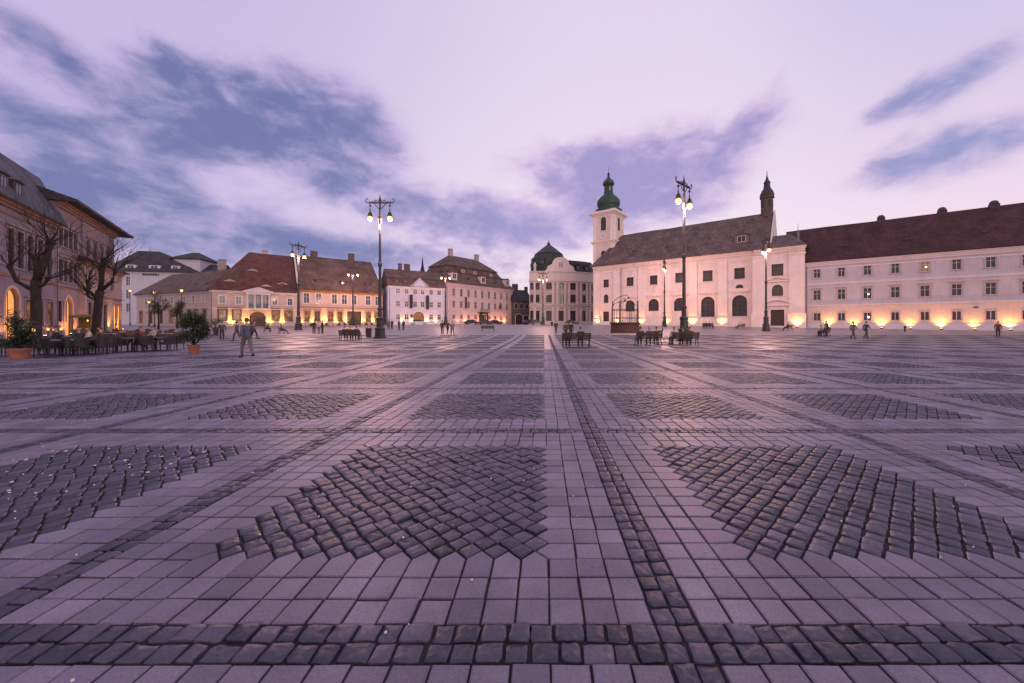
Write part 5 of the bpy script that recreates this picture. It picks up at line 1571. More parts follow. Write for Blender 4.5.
def small_lamp(px, py, y, label, mt=None, n=1, H=None):
    z = EYE + (HY - py) / FOC * y; g = ground_z(y); H = z - g
    t = thing('side_street_lamp', label, 'street lamp', (at(px, y), y, g), 0, 'small lamps of the side street')
    b = MB(); b.lathe([(.16, 0), (.16, .5), (.08, .6), (.05, H - .3), (.06, H - .2)], 8); b.build('column', M_IRON, t)
    b = MB(); b.lathe([(.16, H + .34), (.30, H + .26), (.03, H + .55)], 8); b.build('lantern_cap', M_IRON, t)
    b = MB(); b.lathe([(.06, H - .22), (.17, H - .12), (.24, H + .25), (.16, H + .3)], 8); b.build('lantern_glass', mt or M_BULB_S, t)
    return t
small_lamp(154.5, 293, 78, 'small lit lamp on a thin post, taller left one before the side wing')
small_lamp(181.5, 291, 76, 'small lit lamp on a thin post near the corner of the cream house')
small_lamp(130, 291, 92, 'small lit lamp in front of the white hotel at the street mouth')
small_lamp(149, 302.5, 84, 'low small lit lamp left of the leafy street tree')

# ================================================================== benches
M_WOOD = mat('dark_bench_wood', (.055, .036, .028), .5, .35, 6, .3, 40, .5, 0, None, 0, (1, 8, 8))
def make_bench(w=1.9):
    t = thing('park_bench', '', 'bench', group='benches on the square')
    b = MB()
    for k in range(5): y = -.20 + .105 * k; b.box(-w / 2, w / 2, y, y + .085, .415 + .01 * abs(k - 2), .45 + .01 * abs(k - 2))
    b.build('seat', M_WOOD, t)
    b = MB()
    for k in range(4):
        z = .53 + .105 * k; y = -.235 - .035 * k
        v = [(-w / 2, y, z), (w / 2, y, z), (w / 2, y - .03, z + .085), (-w / 2, y - .03, z + .085)]; v += [(a, c - .032, d - .008) for a, c, d in v]
        b.add(v, [(0, 1, 2, 3), (7, 6, 5, 4), (0, 4, 5, 1), (3, 2, 6, 7), (0, 3, 7, 4), (1, 5, 6, 2)])
    b.build('backrest', M_WOOD, t)
    for x in (-w / 2 + .08, w / 2 - .08):
        b = MB()
        b.tube([(x, -.40, -.01), (x, -.26, .22), (x, -.22, .42), (x, -.30, .62), (x, -.40, .95)], [.032, .03, .032, .028, .024], 6)
        b.tube([(x, .32, -.01), (x, .26, .2), (x, .28, .40)], [.032, .028, .03], 6); b.tube([(x, -.24, .40), (x, .28, .40)], .026, 6)
        b.tube([(x, -.30, .66), (x, -.05, .70), (x, .24, .67), (x, .30, .58), (x, .27, .40)], .026, 6)
        b.build('leg_frame', M_IRON, t)
    return t
_bench0 = make_bench(); _bench_used = False
def bench(px, y, rz, label):
    global _bench_used
    o = copy_tree(_bench0) if _bench_used else _bench0
    _bench_used = True
    o.location = (at(px, y), y, ground_z(y)); o.rotation_euler = (0, 0, R(rz)); o['label'] = label
    return o

# ================================================================== people
M_SKIN = mat('skin', (.42, .24, .18), .55, .08, 8)
HAIRS = {k: mat('hair_' + k, c, .6, .3, 30) for k, c in (('dark', (.02, .015, .012)), ('brown', (.06, .035, .02)), ('grey', (.25, .24, .23)), ('fair', (.22, .14, .06)))}
CL = {}
def cloth(c):
    if c not in CL: CL[c] = mat('woven_cloth', c, .85, .2, 9, .4, 60)
    return CL[c]

def skin_mesh(name, verts, edges, radii, lv=2):
    bm = bmesh.new(); ly = bm.verts.layers.skin.verify(); vs = [bm.verts.new(v) for v in verts]
    for a, c in edges: bm.edges.new((vs[a], vs[c]))
    for i, v in enumerate(vs):
        v[ly].radius = (radii[i], radii[i]) if not isinstance(radii[i], tuple) else radii[i]; v[ly].use_root = (i == 0)
    me = bpy.data.meshes.new(name); bm.to_mesh(me); bm.free()
    o = bpy.data.objects.new(name, me); COL.objects.link(o)
    o.modifiers.new('s', 'SKIN'); m = o.modifiers.new('u', 'SUBSURF'); m.levels = m.render_levels = lv
    dg = bpy.context.evaluated_depsgraph_get(); dg.update()
    r = bpy.data.meshes.new_from_object(o.evaluated_get(dg))
    bpy.data.objects.remove(o); bpy.data.meshes.remove(me)
    r.name = name; r.polygons.foreach_set('use_smooth', [True] * len(r.polygons)); return r

def pose_mesh(J):
    """J: joints in metres, figure facing +y. Returns meshes of body, jacket, trousers, shoes, hair."""
    P = {k: Vector(v) for k, v in J.items()}
    v, e, r = [], [], []
    def add(p, rad, par=None):
        v.append(tuple(p)); r.append(rad)
        if par is not None: e.append((par, len(v) - 1))
        return len(v) - 1
    up = (P['head'] - P['neck']).normalized(); fw = P.get('look', Vector((0, 1, 0))).normalized()
    pe = add(P['pelvis'], .09); sp = add(P['pelvis'].lerp(P['chest'], .5), .08, pe); ch = add(P['chest'], .095, sp); nk = add(P['neck'], .052, ch)
    hb = add(P['neck'] + up * .07 + fw * .01, .055, nk); hd = add(P['head'], (.100, .118), hb); ht = add(P['head'] + up * .085 - fw * .01, (.088, .104), hd)
    add(P['head'] + fw * .112 - up * .012, .017, hd)
    side = fw.cross(up).normalized()
    for s in (-1, 1): add(P['head'] + side * s * .088 - up * .005, .014, hd)
    for s in ('l', 'r'):
        sh = add(P['sh' + s], .042, ch); el = add(P['el' + s], .034, sh); wr = add(P['wr' + s], .027, el)
        d = (P['wr' + s] - P['el' + s]).normalized(); palm = add(P['wr' + s] + d * .055, (.034, .018), wr)
        q = d.cross(Vector((0, 0, 1)) if abs(d.z) < .8 else Vector((0, 1, 0))).normalized(); cu = d.cross(q).normalized()
        for k, ln in enumerate((.062, .072, .068, .052)):
            b0 = P['wr' + s] + d * .095 + q * (-.027 + .018 * k); f1 = add(b0, .0095, palm); f2 = add(b0 + d * ln * .55 + cu * .008, .0085, f1); add(b0 + d * ln + cu * .028, .0075, f2)
        t1 = add(P['wr' + s] + d * .035 - q * .036, .011, palm); add(P['wr' + s] + d * .085 - q * .052 + cu * .012, .009, t1)
        hp = add(P['hip' + s], .088, pe); kn = add(P['kn' + s], .058, hp); ca = add(P['kn' + s].lerp(P['an' + s], .3), .056, kn); an = add(P['an' + s], .036, ca); add(P['an' + s] + P['toe' + s] * .16 - Vector((0, 0, .04)), .030, an)
    body = skin_mesh('body', v, e, r, 1)
    v, e, r = [], [], []
    pe = add(P['pelvis'] - (P['chest'] - P['pelvis']).normalized() * .13, (.165, .13)); sp = add(P['pelvis'].lerp(P['chest'], .5), (.16, .125), pe); ch = add(P['chest'], (.168, .125), sp); add(P['neck'] - up * .015, .075, ch)
    for s in ('l', 'r'):
        sh = add(P['sh' + s], .066, ch); el = add(P['el' + s], .058, sh); add(P['wr' + s].lerp(P['el' + s], .06), .043, el)
    jacket = skin_mesh('jacket', v, e, r, 1)
    v, e, r = [], [], []
    pe = add(P['pelvis'] + Vector((0, 0, .05)), (.150, .118))
    for s in ('l', 'r'):
        hp = add(P['hip' + s], .102, pe); kn = add(P['kn' + s], .074, hp); ca = add(P['kn' + s].lerp(P['an' + s], .35), .068, kn); add(P['an' + s] + Vector((0, 0, .03)), .056, ca)
    trousers = skin_mesh('trousers', v, e, r, 1)
    b = MB()
    for s in ('l', 'r'):
        a = P['an' + s]; d = P['toe' + s].normalized()
        b.tube([a + Vector((0, 0, .05)) - d * .03, a - Vector((0, 0, .02)) - d * .045, a - Vector((0, 0, .035)) + d * .06, a - Vector((0, 0, .05)) + d * .19], [.052, .052, .048, .030], 8)
    shoes = b
    hb_ = MB(); c = P['head'] + up * .030 - fw * .012; n = 12
    for i in range(7):
        ph = math.pi * .66 * i / 6
        for k in range(n):
            a = 2 * math.pi * k / n; d = side * math.cos(a) * math.sin(ph) * .090 + fw * math.sin(a) * math.sin(ph) * .106 + up * math.cos(ph) * .102
            if math.sin(a) > .1 and i > 3: d = d * .90 + up * .022 * (i - 3)
            hb_.v.append(tuple(c + d))
    for i in range(6):
        for k in range(n): a, q = i * n + k, i * n + (k + 1) % n; hb_.f.append((a, a + n, q + n, q)); hb_.m.append(0)
    return dict(body=body, jacket=jacket, trousers=trousers, shoes=shoes, hair=hb_)

def legs_stand(a=0.0, w=.10):
    return {'hipl': (-.095, 0, .90), 'hipr': (.095, 0, .90), 'knl': (-w, .03 + a * .22, .50 + abs(a) * .01), 'knr': (w, .03 - a * .16, .50), 'anl': (-w, a * .34, .09), 'anr': (w, -a * .42, .09 + abs(a) * .05), 'toel': (-.15, .9, 0), 'toer': (.15, .9, 0)}
def arms(l, r):
    d = {'shl': (-.19, 0, 1.42), 'shr': (.19, 0, 1.42)}
    d['ell'], d['wrl'], d['elr'], d['wrr'] = l[0], l[1], r[0], r[1]; return d
TOR = {'pelvis': (0, 0, .96), 'chest': (0, .01, 1.30), 'neck': (0, .0, 1.49), 'head': (0, .025, 1.645)}
POSES = {
    'stand': {**TOR, **legs_stand(), **arms(((-.25, -.02, 1.14), (-.25, .06, .90)), ((.25, -.02, 1.14), (.25, .06, .90)))},
    'phone': {**TOR, **legs_stand(.12), 'head': (0, .06, 1.635), 'look': (0, 1, -.35), **arms(((-.25, .02, 1.15), (-.12, .26, 1.18)), ((.26, -.02, 1.14), (.26, .06, .90)))},
    'walk': {**TOR, **legs_stand(.75), **arms(((-.24, -.10, 1.16), (-.25, -.05, .92)), ((.24, .10, 1.16), (.23, .28, .98)))},
}
def sit(lean=0.0, spread=.10, kx=.46, foot=.44, hands=.32, hz=.60):
    c = math.sin(lean)
    return {'pelvis': (0, -.02, .54), 'chest': (0, -.02 + c * .34, .88), 'neck': (0, -.02 + c * .52, 1.07), 'head': (0, .01 + c * .60, 1.22),
            'hipl': (-.09, .02, .52), 'hipr': (.09, .02, .52), 'knl': (-spread, kx, .53), 'knr': (spread, kx, .53), 'anl': (-spread, foot, .09), 'anr': (spread, foot, .09), 'toel': (-.12, .9, 0), 'toer': (.12, .9, 0),
            'shl': (-.19, -.02 + c * .46, 1.0), 'shr': (.19, -.02 + c * .46, 1.0), 'ell': (-.25, .04 + c * .4, .74), 'elr': (.25, .04 + c * .4, .74), 'wrl': (-.13, hands + c * .2, hz), 'wrr': (.13, hands + c * .2, hz)}
POSES['sit'] = sit(); POSES['sit_lean'] = sit(.35, .13, .45, .42, .36, .62); POSES['sit_legs'] = sit(-.12, .06, .47, .70, .22, .62); POSES['sit_arm'] = {**sit(.05), 'elr': (.42, .10, 1.0), 'wrr': (.46, .12, 1.25)}
PM = {}
def person(pose, px, y, rz, label, jacket, trousers, hair='dark', loc=None, scale=1.0, skirt=False, group=None):
    if pose not in PM: PM[pose] = pose_mesh(POSES[pose])
    G = PM[pose]
    loc = loc or (at(px, y), y, ground_z(y))
    me = G['body']
    if not me.materials: me.materials.append(M_SKIN)
    t = bpy.data.objects.new('person', me); COL.objects.link(t)
    t.location = loc; t.rotation_euler = (0, 0, R(rz)); t.scale = (scale,) * 3
    tag(t, label, 'person', group)
    for part, m in (('jacket', cloth(jacket)), ('trousers', cloth(trousers)), ('shoes', cloth((.02, .018, .018))), ('hair', HAIRS[hair])):
        q = G[part]
        if isinstance(q, MB):
            o = q.build(part, m, None, smooth=True); G[part] = o.data
        else:
            if not q.materials: q.materials.append(m)
            o = bpy.data.objects.new(part, q); COL.objects.link(o)
        o.material_slots[0].link = 'OBJECT'; o.material_slots[0].material = m
        o.parent = t
    return t

def seated(bo, dx, pose, label, jacket, trousers, hair='dark', turn=0, scale=1.0):
    M = Matrix.Translation(bo.location) @ Matrix.Rotation(bo.rotation_euler.z, 4, 'Z')
    p = M @ Vector((dx, -.02, 0))
    return person(pose, 0, 0, math.degrees(bo.rotation_euler.z) + turn, label, jacket, trousers, hair, loc=tuple(p), scale=scale)

DK, NAVY, GREY, TAN, LIGHT, RED, BLUE, OLIVE, BRN, MAUVE = (.020, .018, .022), (.022, .026, .05), (.10, .10, .11), (.24, .17, .12), (.42, .36, .34), (.16, .02, .02), (.05, .08, .18), (.06, .06, .035), (.07, .045, .035), (.13, .11, .13)

b1 = bench(576, 24.8, 0, 'dark bench seen from behind in the middle, with two people, before the town hall')
seated(b1, -.52, 'sit', 'person in a dark coat seated at the left end of the middle bench', OLIVE, DK)
seated(b1, .32, 'sit_lean', 'person in black seated right of centre on the middle bench', DK, NAVY, 'brown')
b2 = bench(648, 27.2, 2, 'dark bench seen from behind right in front of the well, left of the paired benches')
seated(b2, -.55, 'sit', 'person in black seated at the left end of the bench before the well', DK, DK, 'dark', -8)
seated(b2, .15, 'sit_lean', 'person in a grey-blue jacket leaning forward in the middle of the bench before the well', (.07, .07, .09), NAVY, 'grey')
seated(b2, .62, 'sit_arm', 'person in black raising an arm at the right end of the bench before the well', DK, BRN, 'brown', -10)
b3 = bench(684.5, 27.6, -6, 'dark crowded bench seen from behind, at the foot of the tall right-hand lamp')
seated(b3, -.75, 'sit', 'person in a light pinkish coat seated at the left end of the crowded bench', LIGHT, GREY, 'fair', 15)
seated(b3, -.12, 'sit', 'person in black seated in the middle of the crowded bench', DK, DK)
seated(b3, .42, 'sit_lean', 'person in brown leaning forward at the right of the crowded bench', BRN, DK, 'brown')
b4 = bench(282, 50, -60, 'dark bench in front of the cream corner house, turned to the right, with one person')
seated(b4, .2, 'sit_legs', 'person with stretched legs on the bench before the cream corner house', MAUVE, DK, 'brown')
b5 = bench(350.5, 35.5, 12, 'dark bench left of the litter bin with three people before the dark gate')
seated(b5, -.5, 'sit_arm', 'person in dark brown raising an arm, on the bench by the litter bin', BRN, DK, 'brown')
seated(b5, -.02, 'sit', 'person in a red-brown top in the middle of the bench by the litter bin', (.14, .03, .025), DK, 'fair')
seated(b5, .46, 'sit_lean', 'person in black at the right of the bench by the litter bin', DK, DK)
b6 = bench(267, 56, -50, 'far dark bench left of the cream house bench, half hidden by its sitter')
seated(b6, .1, 'sit_lean', 'person in dark green hunched on the bench farthest left', (.03, .045, .03), DK)
b7 = bench(788, 60, 75, 'small dark bench turned left in front of the church portal')
seated(b7, .2, 'sit_legs', 'person in black with stretched legs on the bench before the church portal', DK, DK, 'dark', 10)
b8 = bench(740, 68, 100, 'dark bench near the church wall left of the portal lamp')
seated(b8, 0, 'sit_legs', 'person in a white top and black trousers seated near the church wall', LIGHT, DK, 'dark')
b9 = bench(708, 70, 170, 'long dark bench at the foot of the church, right of the crowded bench')
for dx, c, h, lb in ((-.75, MAUVE, 'brown', 'mauve top, last on the right'), (-.25, DK, 'dark', 'black, second from the right'), (.25, NAVY, 'dark', 'navy, second from the left'), (.7, BRN, 'fair', 'brown, first on the left')):
    seated(b9, dx, 'sit', f'person in {lb}, of the four seated at the church foot', c, DK, h)
b10 = bench(488, 56, 4, 'empty dark bench left of centre before the pink palace portal')
b11 = bench(824, 43.5, 35, 'dark bench before the right-hand building under two people')
seated(b11, -.35, 'sit_lean', 'person in a light top leaning over the bench before the right-hand building', (.25, .21, .2), DK, 'dark')
seated(b11, .35, 'sit', 'person in dark brown upright on the bench before the right-hand building', BRN, DK, 'brown')

person('stand', 826.5, 44.5, 20, 'person in black standing beside the bench before the right-hand building', DK, DK, 'brown')
person('stand', 998, 41, 150, 'person in a dark red jacket standing alone at the far right', RED, (.05, .015, .02), 'dark')
person('walk', 247, 16.8, 60, 'person in a blue-grey jacket walking alone across the left of the square', (.085, .085, .13), (.12, .105, .13), 'brown')
person('walk', 237, 34, 95, 'person in dark grey walking past the tall leafy planter', (.07, .06, .075), (.05, .045, .055), 'dark')
person('phone', 222, 36, 40, 'person in navy looking down beside the tall leafy planter', (.04, .05, .10), NAVY, 'brown')
person('walk', 254, 38, -80, 'person in a reddish jacket walking in front of the cream house corner', (.16, .05, .05), DK, 'brown')
person('walk', 853, 38, -90, 'person in grey walking left before the right-hand building', MAUVE, (.07, .06, .07), 'brown')
person('walk', 866, 38.6, -85, 'person in charcoal walking behind the grey-clad one at the right', (.06, .05, .06), (.05, .045, .05), 'dark')
person('stand', 314, 50, 20, 'person in black standing left of the white-topped pair before the peach house', DK, DK)
person('phone', 319, 50.5, 190, 'person in a white top standing between two dark-clad people before the peach house', (.5, .46, .46), GREY, 'fair')
person('stand', 322.3, 51, -30, 'person in navy standing right of the white-topped one before the peach house', NAVY, NAVY, 'brown')
for px, y, rz, c, tr, h, lb in ((388.5, 64, 10, GREY, DK, 'brown', 'grey, leftmost of the group beside the big left lamp'), (392, 66, 160, DK, DK, 'dark', 'black, second of the group beside the big left lamp'), (399, 62, -40, DK, NAVY, 'dark', 'black and navy, at the middle of the group beside the big left lamp'), (403.5, 62.5, 60, BRN, DK, 'brown', 'brown, rightmost of the group beside the big left lamp')):
    person('stand', px, y, rz, f'person in {lb}', c, tr, h)
person('stand', 442.3, 49.5, 5, 'person in a long black coat standing before the lamp of the pink palace', DK, DK, 'dark')
person('walk', 447.6, 49, -10, 'person in navy walking before the lamp of the pink palace', NAVY, DK, 'brown')
person('walk', 452.5, 45, 30, 'person in pale grey walking right of the two dark ones before the pink palace', (.16, .14, .17), MAUVE, 'fair')
person('stand', 556, 50, 0, 'person in a dark padded coat standing left of the middle bench', NAVY, DK, 'dark', scale=.98)
person('stand', 566, 36, 15, 'person in olive standing behind the left end of the middle bench', OLIVE, DK, 'brown')
person('phone', 570.8, 38, -20, 'person in black looking down behind the middle bench', DK, DK, 'dark')
person('walk', 533, 96, 80, 'person in dark grey walking past the foot of the town hall', GREY, DK, 'dark')
person('stand', 905, 55, 0, 'small child in dark clothes at the foot of the right-hand building', DK, DK, 'dark', scale=.62)

# ================================================================== trees
M_BARK = mat('dark_bark', (.028, .022, .022), .9, .4, 6, .8, 14, .3, 0, None, 0, (1, 1, .35))
def branch(b, p, d, ln, r, depth, rnd, twigs):
    pts, rad = [p], [r]; q, dd = Vector(p), Vector(d).normalized(); n = 4
    for k in range(n):
        dd = (dd + Vector((rnd.uniform(-1, 1), rnd.uniform(-1, 1), rnd.uniform(-.4, .8))) * .20).normalized(); q = q + dd * ln / n; pts.append(q.copy()); rad.append(r * (1 - .45 * (k + 1) / n))
    (b if r > .022 else twigs).tube(pts, rad, 7 if r > .03 else 4, cap=r > .03)
    if depth <= 0: return
    for k in range(rnd.choice((3, 4, 4))):
        i = rnd.choice((2, 3, 4, 4)); a = rnd.uniform(0, 2 * math.pi)
        s = Vector((math.cos(a), math.sin(a), rnd.uniform(.1, .9)))
        branch(b, pts[i], (dd * .8 + s * .75), ln * rnd.uniform(.55, .8), rad[i] * rnd.uniform(.45, .65), depth - 1, rnd, twigs)
def bare_tree(px, y, h0, r0, lean, limbs, seed, label):
    rnd = random.Random(seed); z = ground_z(y)
    t = thing('bare_tree', label, 'tree', (at(px, y), y, z), 0, 'bare pollarded trees on the left')
    b, tw = MB(), MB()
    pts = [Vector((0, 0, -.1)), Vector((lean * .12, 0, .35)), Vector((lean * .35, .05, h0 * .5)), Vector((lean * .7, 0, h0 * .8)), Vector((lean, 0, h0))]
    b.tube(pts, [r0 * 1.35, r0 * 1.05, r0 * .95, r0 * .92, r0 * .98], 12)
    for (dx, dz, ln, rr, kz) in limbs:
        base = pts[3].lerp(pts[4], kz)
        p1 = base + Vector((dx, rnd.uniform(-.3, .3), dz)).normalized() * ln * .55; p2 = p1 + Vector((dx * .6, rnd.uniform(-.3, .3), dz + .55)).normalized() * ln * .45
        b.tube([base, base.lerp(p1, .5) + Vector((0, 0, -.04)), p1, p2], [rr * 1.15, rr, rr * .85, rr * .95], 9); b.ball(p2, rr * 1.25, 7)
        for k in range(13):
            a = rnd.uniform(0, 2 * math.pi); d = Vector((math.cos(a) * .9, math.sin(a) * .9, rnd.uniform(.05, 1.2))) + Vector((dx, 0, dz)).normalized() * .5
            branch(b, p2, d, rnd.uniform(1.2, 2.1), rnd.uniform(.018, .032), 2, rnd, tw)
        for k in range(4):
            f = rnd.uniform(.2, .9); a = rnd.uniform(0, 2 * math.pi); branch(b, base.lerp(p1, f), (math.cos(a), math.sin(a), rnd.uniform(-.1, .8)), rnd.uniform(.6, 1.1), .02, 1, rnd, tw)
    b.build('trunk', M_BARK, t, smooth=True); tw.build('crown', M_BARK, t)
    return t
bare_tree(35.5, 25, 4.4, .25, .05, [(-1.0, .62, 2.3, .12, .2), (.35, 1.25, 2.7, .19, 1.0), (.95, .35, .9, .09, .5), (.05, 1.0, 1.6, .15, .9)], 3, 'nearer bare pollarded tree with a forked trunk, behind the conical potted shrub')
bare_tree(94.5, 30, 4.2, .26, .45, [(-.75, .75, 1.7, .12, .2), (-.12, 1.2, 2.6, .15, .95), (.75, .85, 1.9, .13, 1.0), (-.9, .3, 1.3, .09, .1), (.3, 1.2, 1.8, .12, .9)], 8, 'farther leaning bare tree with a broad twiggy crown, behind the yellow kiosk')

def leaf_mat(name, c):
    m, N, L, P = new_mat(name)
    g = N.new('ShaderNodeNewGeometry'); r = N.new('ShaderNodeValToRGB')
    r.color_ramp.elements[0].color = (*[x * .55 for x in c], 1); r.color_ramp.elements[1].color = (*[x * 1.5 for x in c], 1)
    L.new(g.outputs['Random Per Island'], r.inputs[0]); L.new(r.outputs[0], P.inputs['Base Color']); P.inputs['Roughness'].default_value = .55
    return m
M_LEAF, M_LEAF2, M_LEAF3 = leaf_mat('dark_leaves', (.028, .045, .022)), leaf_mat('needle_leaves', (.025, .042, .024)), leaf_mat('street_tree_leaves', (.045, .055, .022))
def leaves(b, pts, size, rnd, long=1.0):
    for p in pts:
        a, e = rnd.uniform(0, 2 * math.pi), rnd.uniform(-.6, 1.2)
        u = Vector((math.cos(a) * math.cos(e), math.sin(a) * math.cos(e), math.sin(e))); w = u.cross(Vector((rnd.uniform(-1, 1), rnd.uniform(-1, 1), 1))).normalized()
        s = size * rnd.uniform(.6, 1.3); p = Vector(p)
        b.add([p - u * s * long, p + w * s * .42, p + u * s * long, p - w * s * .42], [(0, 1, 2, 3)])
M_TERRA = mat('terracotta', (.24, .085, .055), .75, .25, 5, .3, 30)
M_SOIL = mat('potting_soil', (.02, .015, .012), .95, .3, 20)
def potted(px, y, label, pot_r, pot_h, kind, top, spread, cat='potted plant'):
    rnd = random.Random(int(px)); t = thing('potted_plant', label, cat, (at(px, y), y, ground_z(y)))
    b = MB(); r = pot_r
    b.lathe([(r * .70, 0), (r * .74, .03), (r * .90, pot_h * .82), (r, pot_h * .83), (r, pot_h), (r * .90, pot_h), (r * .88, pot_h * .9)], 20); b.build('pot', M_TERRA if kind != 'tub' else M_IRON, t)
    b = MB(); b.lathe([(r * .87, pot_h * .86), (r * .6, pot_h * .9), (.01, pot_h * .91)], 14); b.build('soil', M_SOIL, t)
    st, fo = MB(), MB(); H = top - pot_h
    if kind == 'shrub':
        clumps = []
        for k in range(16):
            a, e = rnd.uniform(0, 2 * math.pi), rnd.uniform(.15, 1); q = Vector((math.cos(a) * spread * math.sqrt(1 - (2 * e - 1) ** 2) * .75, math.sin(a) * spread * math.sqrt(1 - (2 * e - 1) ** 2) * .75, pot_h + H * (.08 + .85 * e)))
            clumps.append(q); st.tube([(0, 0, pot_h * .85), (q.x * .4, q.y * .4, pot_h + H * .3 * e), q], [.018, .012, .006], 5)
        for c in clumps: leaves(fo, [c + Vector((rnd.gauss(0, 1), rnd.gauss(0, 1), rnd.gauss(0, 1))) * spread * .24 for _ in range(420)], .05, rnd)
    elif kind == 'cone':
        for k in range(15):
            a = rnd.uniform(0, 2 * math.pi); e = rnd.uniform(.1, 1); q = Vector((math.cos(a) * spread * (1.15 - e * .75), math.sin(a) * spread * (1.15 - e * .75), pot_h + H * e * .92)); st.tube([(0, 0, pot_h * .85), (q.x * .35, q.y * .35, pot_h + H * e * .6), q], [.025, .015, .006], 5)
            for f in (.5, .7, .85, 1.0): leaves(fo, [Vector((0, 0, pot_h + H * .1)).lerp(q, f) + Vector((rnd.gauss(0, .09), rnd.gauss(0, .09), rnd.gauss(0, .10))) for _ in range(42)], .05, rnd, 1.5)
    else:
        for k in range(10):
            a = rnd.uniform(0, 2 * math.pi); q = Vector((math.cos(a) * spread * .7, math.sin(a) * spread * .7, pot_h + H * rnd.uniform(.35, .95))); st.tube([(0, 0, pot_h * .85), q], [.02, .008], 5); leaves(fo, [q + Vector((rnd.gauss(0, .16), rnd.gauss(0, .16), rnd.gauss(0, .16))) for _ in range(70)], .06, rnd)
    st.build('stems', M_BARK, t); fo.build('foliage', M_LEAF2 if kind == 'cone' else M_LEAF, t)
    return t
potted(19.5, 16.0, 'tall loose conical shrub in a wide terracotta bowl at the left edge', .34, .46, 'cone', 2.12, .36)
potted(194, 18.9, 'round dense dark shrub in a terracotta pot at the end of the terrace', .25, .46, 'shrub', 1.98, .56)
potted(216, 46, 'small shrub in a tall dark tub before the cream house', .32, .95, 'tub', 1.95, .42, 'planter')

def street_tree(px, y, label, top, spread, trunk_h):
    rnd = random.Random(int(px)); t = thing('street_tree', label, 'tree', (at(px, y), y, ground_z(y)))
    b = MB(); fo = MB(); b.tube([(0, 0, -.1), (.05, 0, trunk_h * .6), (0, 0, trunk_h), (.05, 0, top * .8)], [.16, .12, .10, .03], 8)
    for k in range(14):
        a = rnd.uniform(0, 2 * math.pi); e = rnd.uniform(.05, 1); q = Vector((math.cos(a) * spread * rnd.uniform(.3, 1), math.sin(a) * spread * rnd.uniform(.3, 1), trunk_h + (top - trunk_h) * e)); b.tube([(0, 0, trunk_h * .9 + (top - trunk_h) * e * .3), q], [.05, .012], 5)
        leaves(fo, [q + Vector((rnd.gauss(0, 1), rnd.gauss(0, 1), rnd.gauss(0, 1))) * spread * .28 for _ in range(110)], .13, rnd)
    b.build('trunk', M_BARK, t); fo.build('crown', M_LEAF3, t)
street_tree(158.5, 66, 'slim leafy street tree before the side wing', 6.2, 1.1, 2.4)
street_tree(177, 70, 'small leafy street tree nearer the corner of the cream house', 5.0, .9, 2.2)

# ================================================================== well with wrought-iron cage
y = 48.5; t = thing('well', 'round red-brown stone well with a wrought-iron cage in front of the church', 'well', (at(625, y), y, ground_z(y)))
M_WELL = pl('red_brown_stone', (.085, .045, .042), .18)
b = MB(); b.lathe([(2.75, -.05), (2.75, .14), (2.65, .16), (.1, .16)], 32); b.build('step', M_STONE, t)
b = MB(); b.lathe([(1.92, .15), (1.92, .30), (1.82, .34), (1.80, 1.30), (1.95, 1.36), (1.95, 1.52), (1.6, 1.53), (1.58, .7), (.05, .6)], 28); b.build('parapet', M_WELL, t)
b = MB(); n = 8
for k in range(n):
    a = 2 * math.pi * (k + .3) / n; x, yy = math.cos(a) * 1.72, math.sin(a) * 1.72
    b.tube([(x, yy, 1.5), (x, yy, 3.9), (x * .98, yy * .98, 4.15)], [.05, .045, .02], 6)
    b.ball((x, yy, 4.15), .09, 6)
    for s in (.33, .66):
        a2 = 2 * math.pi * (k + .3 + s) / n; b.tube([(math.cos(a2) * 1.7, math.sin(a2) * 1.7, 1.5), (math.cos(a2) * 1.7, math.sin(a2) * 1.7, 3.1)], .02, 5)
for z in (2.1, 3.1, 3.2):
    b.tube([(math.cos(2 * math.pi * k / 24) * 1.72, math.sin(2 * math.pi * k / 24) * 1.72, z) for k in range(25)], .03, 6, cap=False)
cg = b.build('cage', M_IRON, t)
b = MB()
for k in (0, 2, 4, 6):
    a = 2 * math.pi * (k + .3) / n; x, yy = math.cos(a) * 1.72, math.sin(a) * 1.72
    b.tube([(x, yy, 3.6), (x * .8, yy * .8, 3.95), (x * .45, yy * .45, 4.15), (x * .1, yy * .1, 4.3)], [.04, .035, .035, .03], 6)
b.lathe([(.14, 4.2), (.18, 4.3), (.08, 4.42), (.02, 4.7)], 8); b.build('crown_bars', M_IRON, cg)
b = MB(); b.tube([(-1.6, .2, 3.3), (-1.3, .2, 4.4), (-.5, .2, 4.9), (.3, .2, 5.1), (.5, .2, 4.8)], [.06, .05, .05, .04, .03], 6); b.ball((.5, .2, 4.7), .14, 6); b.build('pulley_arm', M_IRON, cg)

# ================================================================== bins, kiosk, cars
def bin_(px, y, label, h=.95, r=.27):
    t = thing('litter_bin', label, 'litter bin', (at(px, y), y, ground_z(y)))
    b = MB(); b.lathe([(r * .72, .0), (r * .76, .04), (r * .98, h * .9), (r * 1.06, h * .92), (r * 1.06, h), (r * .9, h), (r * .88, h * .8)], 14); b.build('body', M_IRON, t)
    b = MB()
    for k in range(12): a = 2 * math.pi * k / 12; b.tube([(math.cos(a) * r * .80, math.sin(a) * r * .80, .06), (math.cos(a) * r * 1.02, math.sin(a) * r * 1.02, h * .88)], .016, 4)
    b.build('slats', M_WOOD, t)
    b = MB(); b.tube([(0, -r * 1.1, 0), (0, -r * 1.1, h * 1.15)], .03, 6); b.build('post', M_IRON, t)
bin_(368.7, 41.5, 'dark slatted litter bin left of the nearest tall left lamp', 1.0, .30)
bin_(552, 88, 'dark slatted litter bin in front of the town hall door', .95)

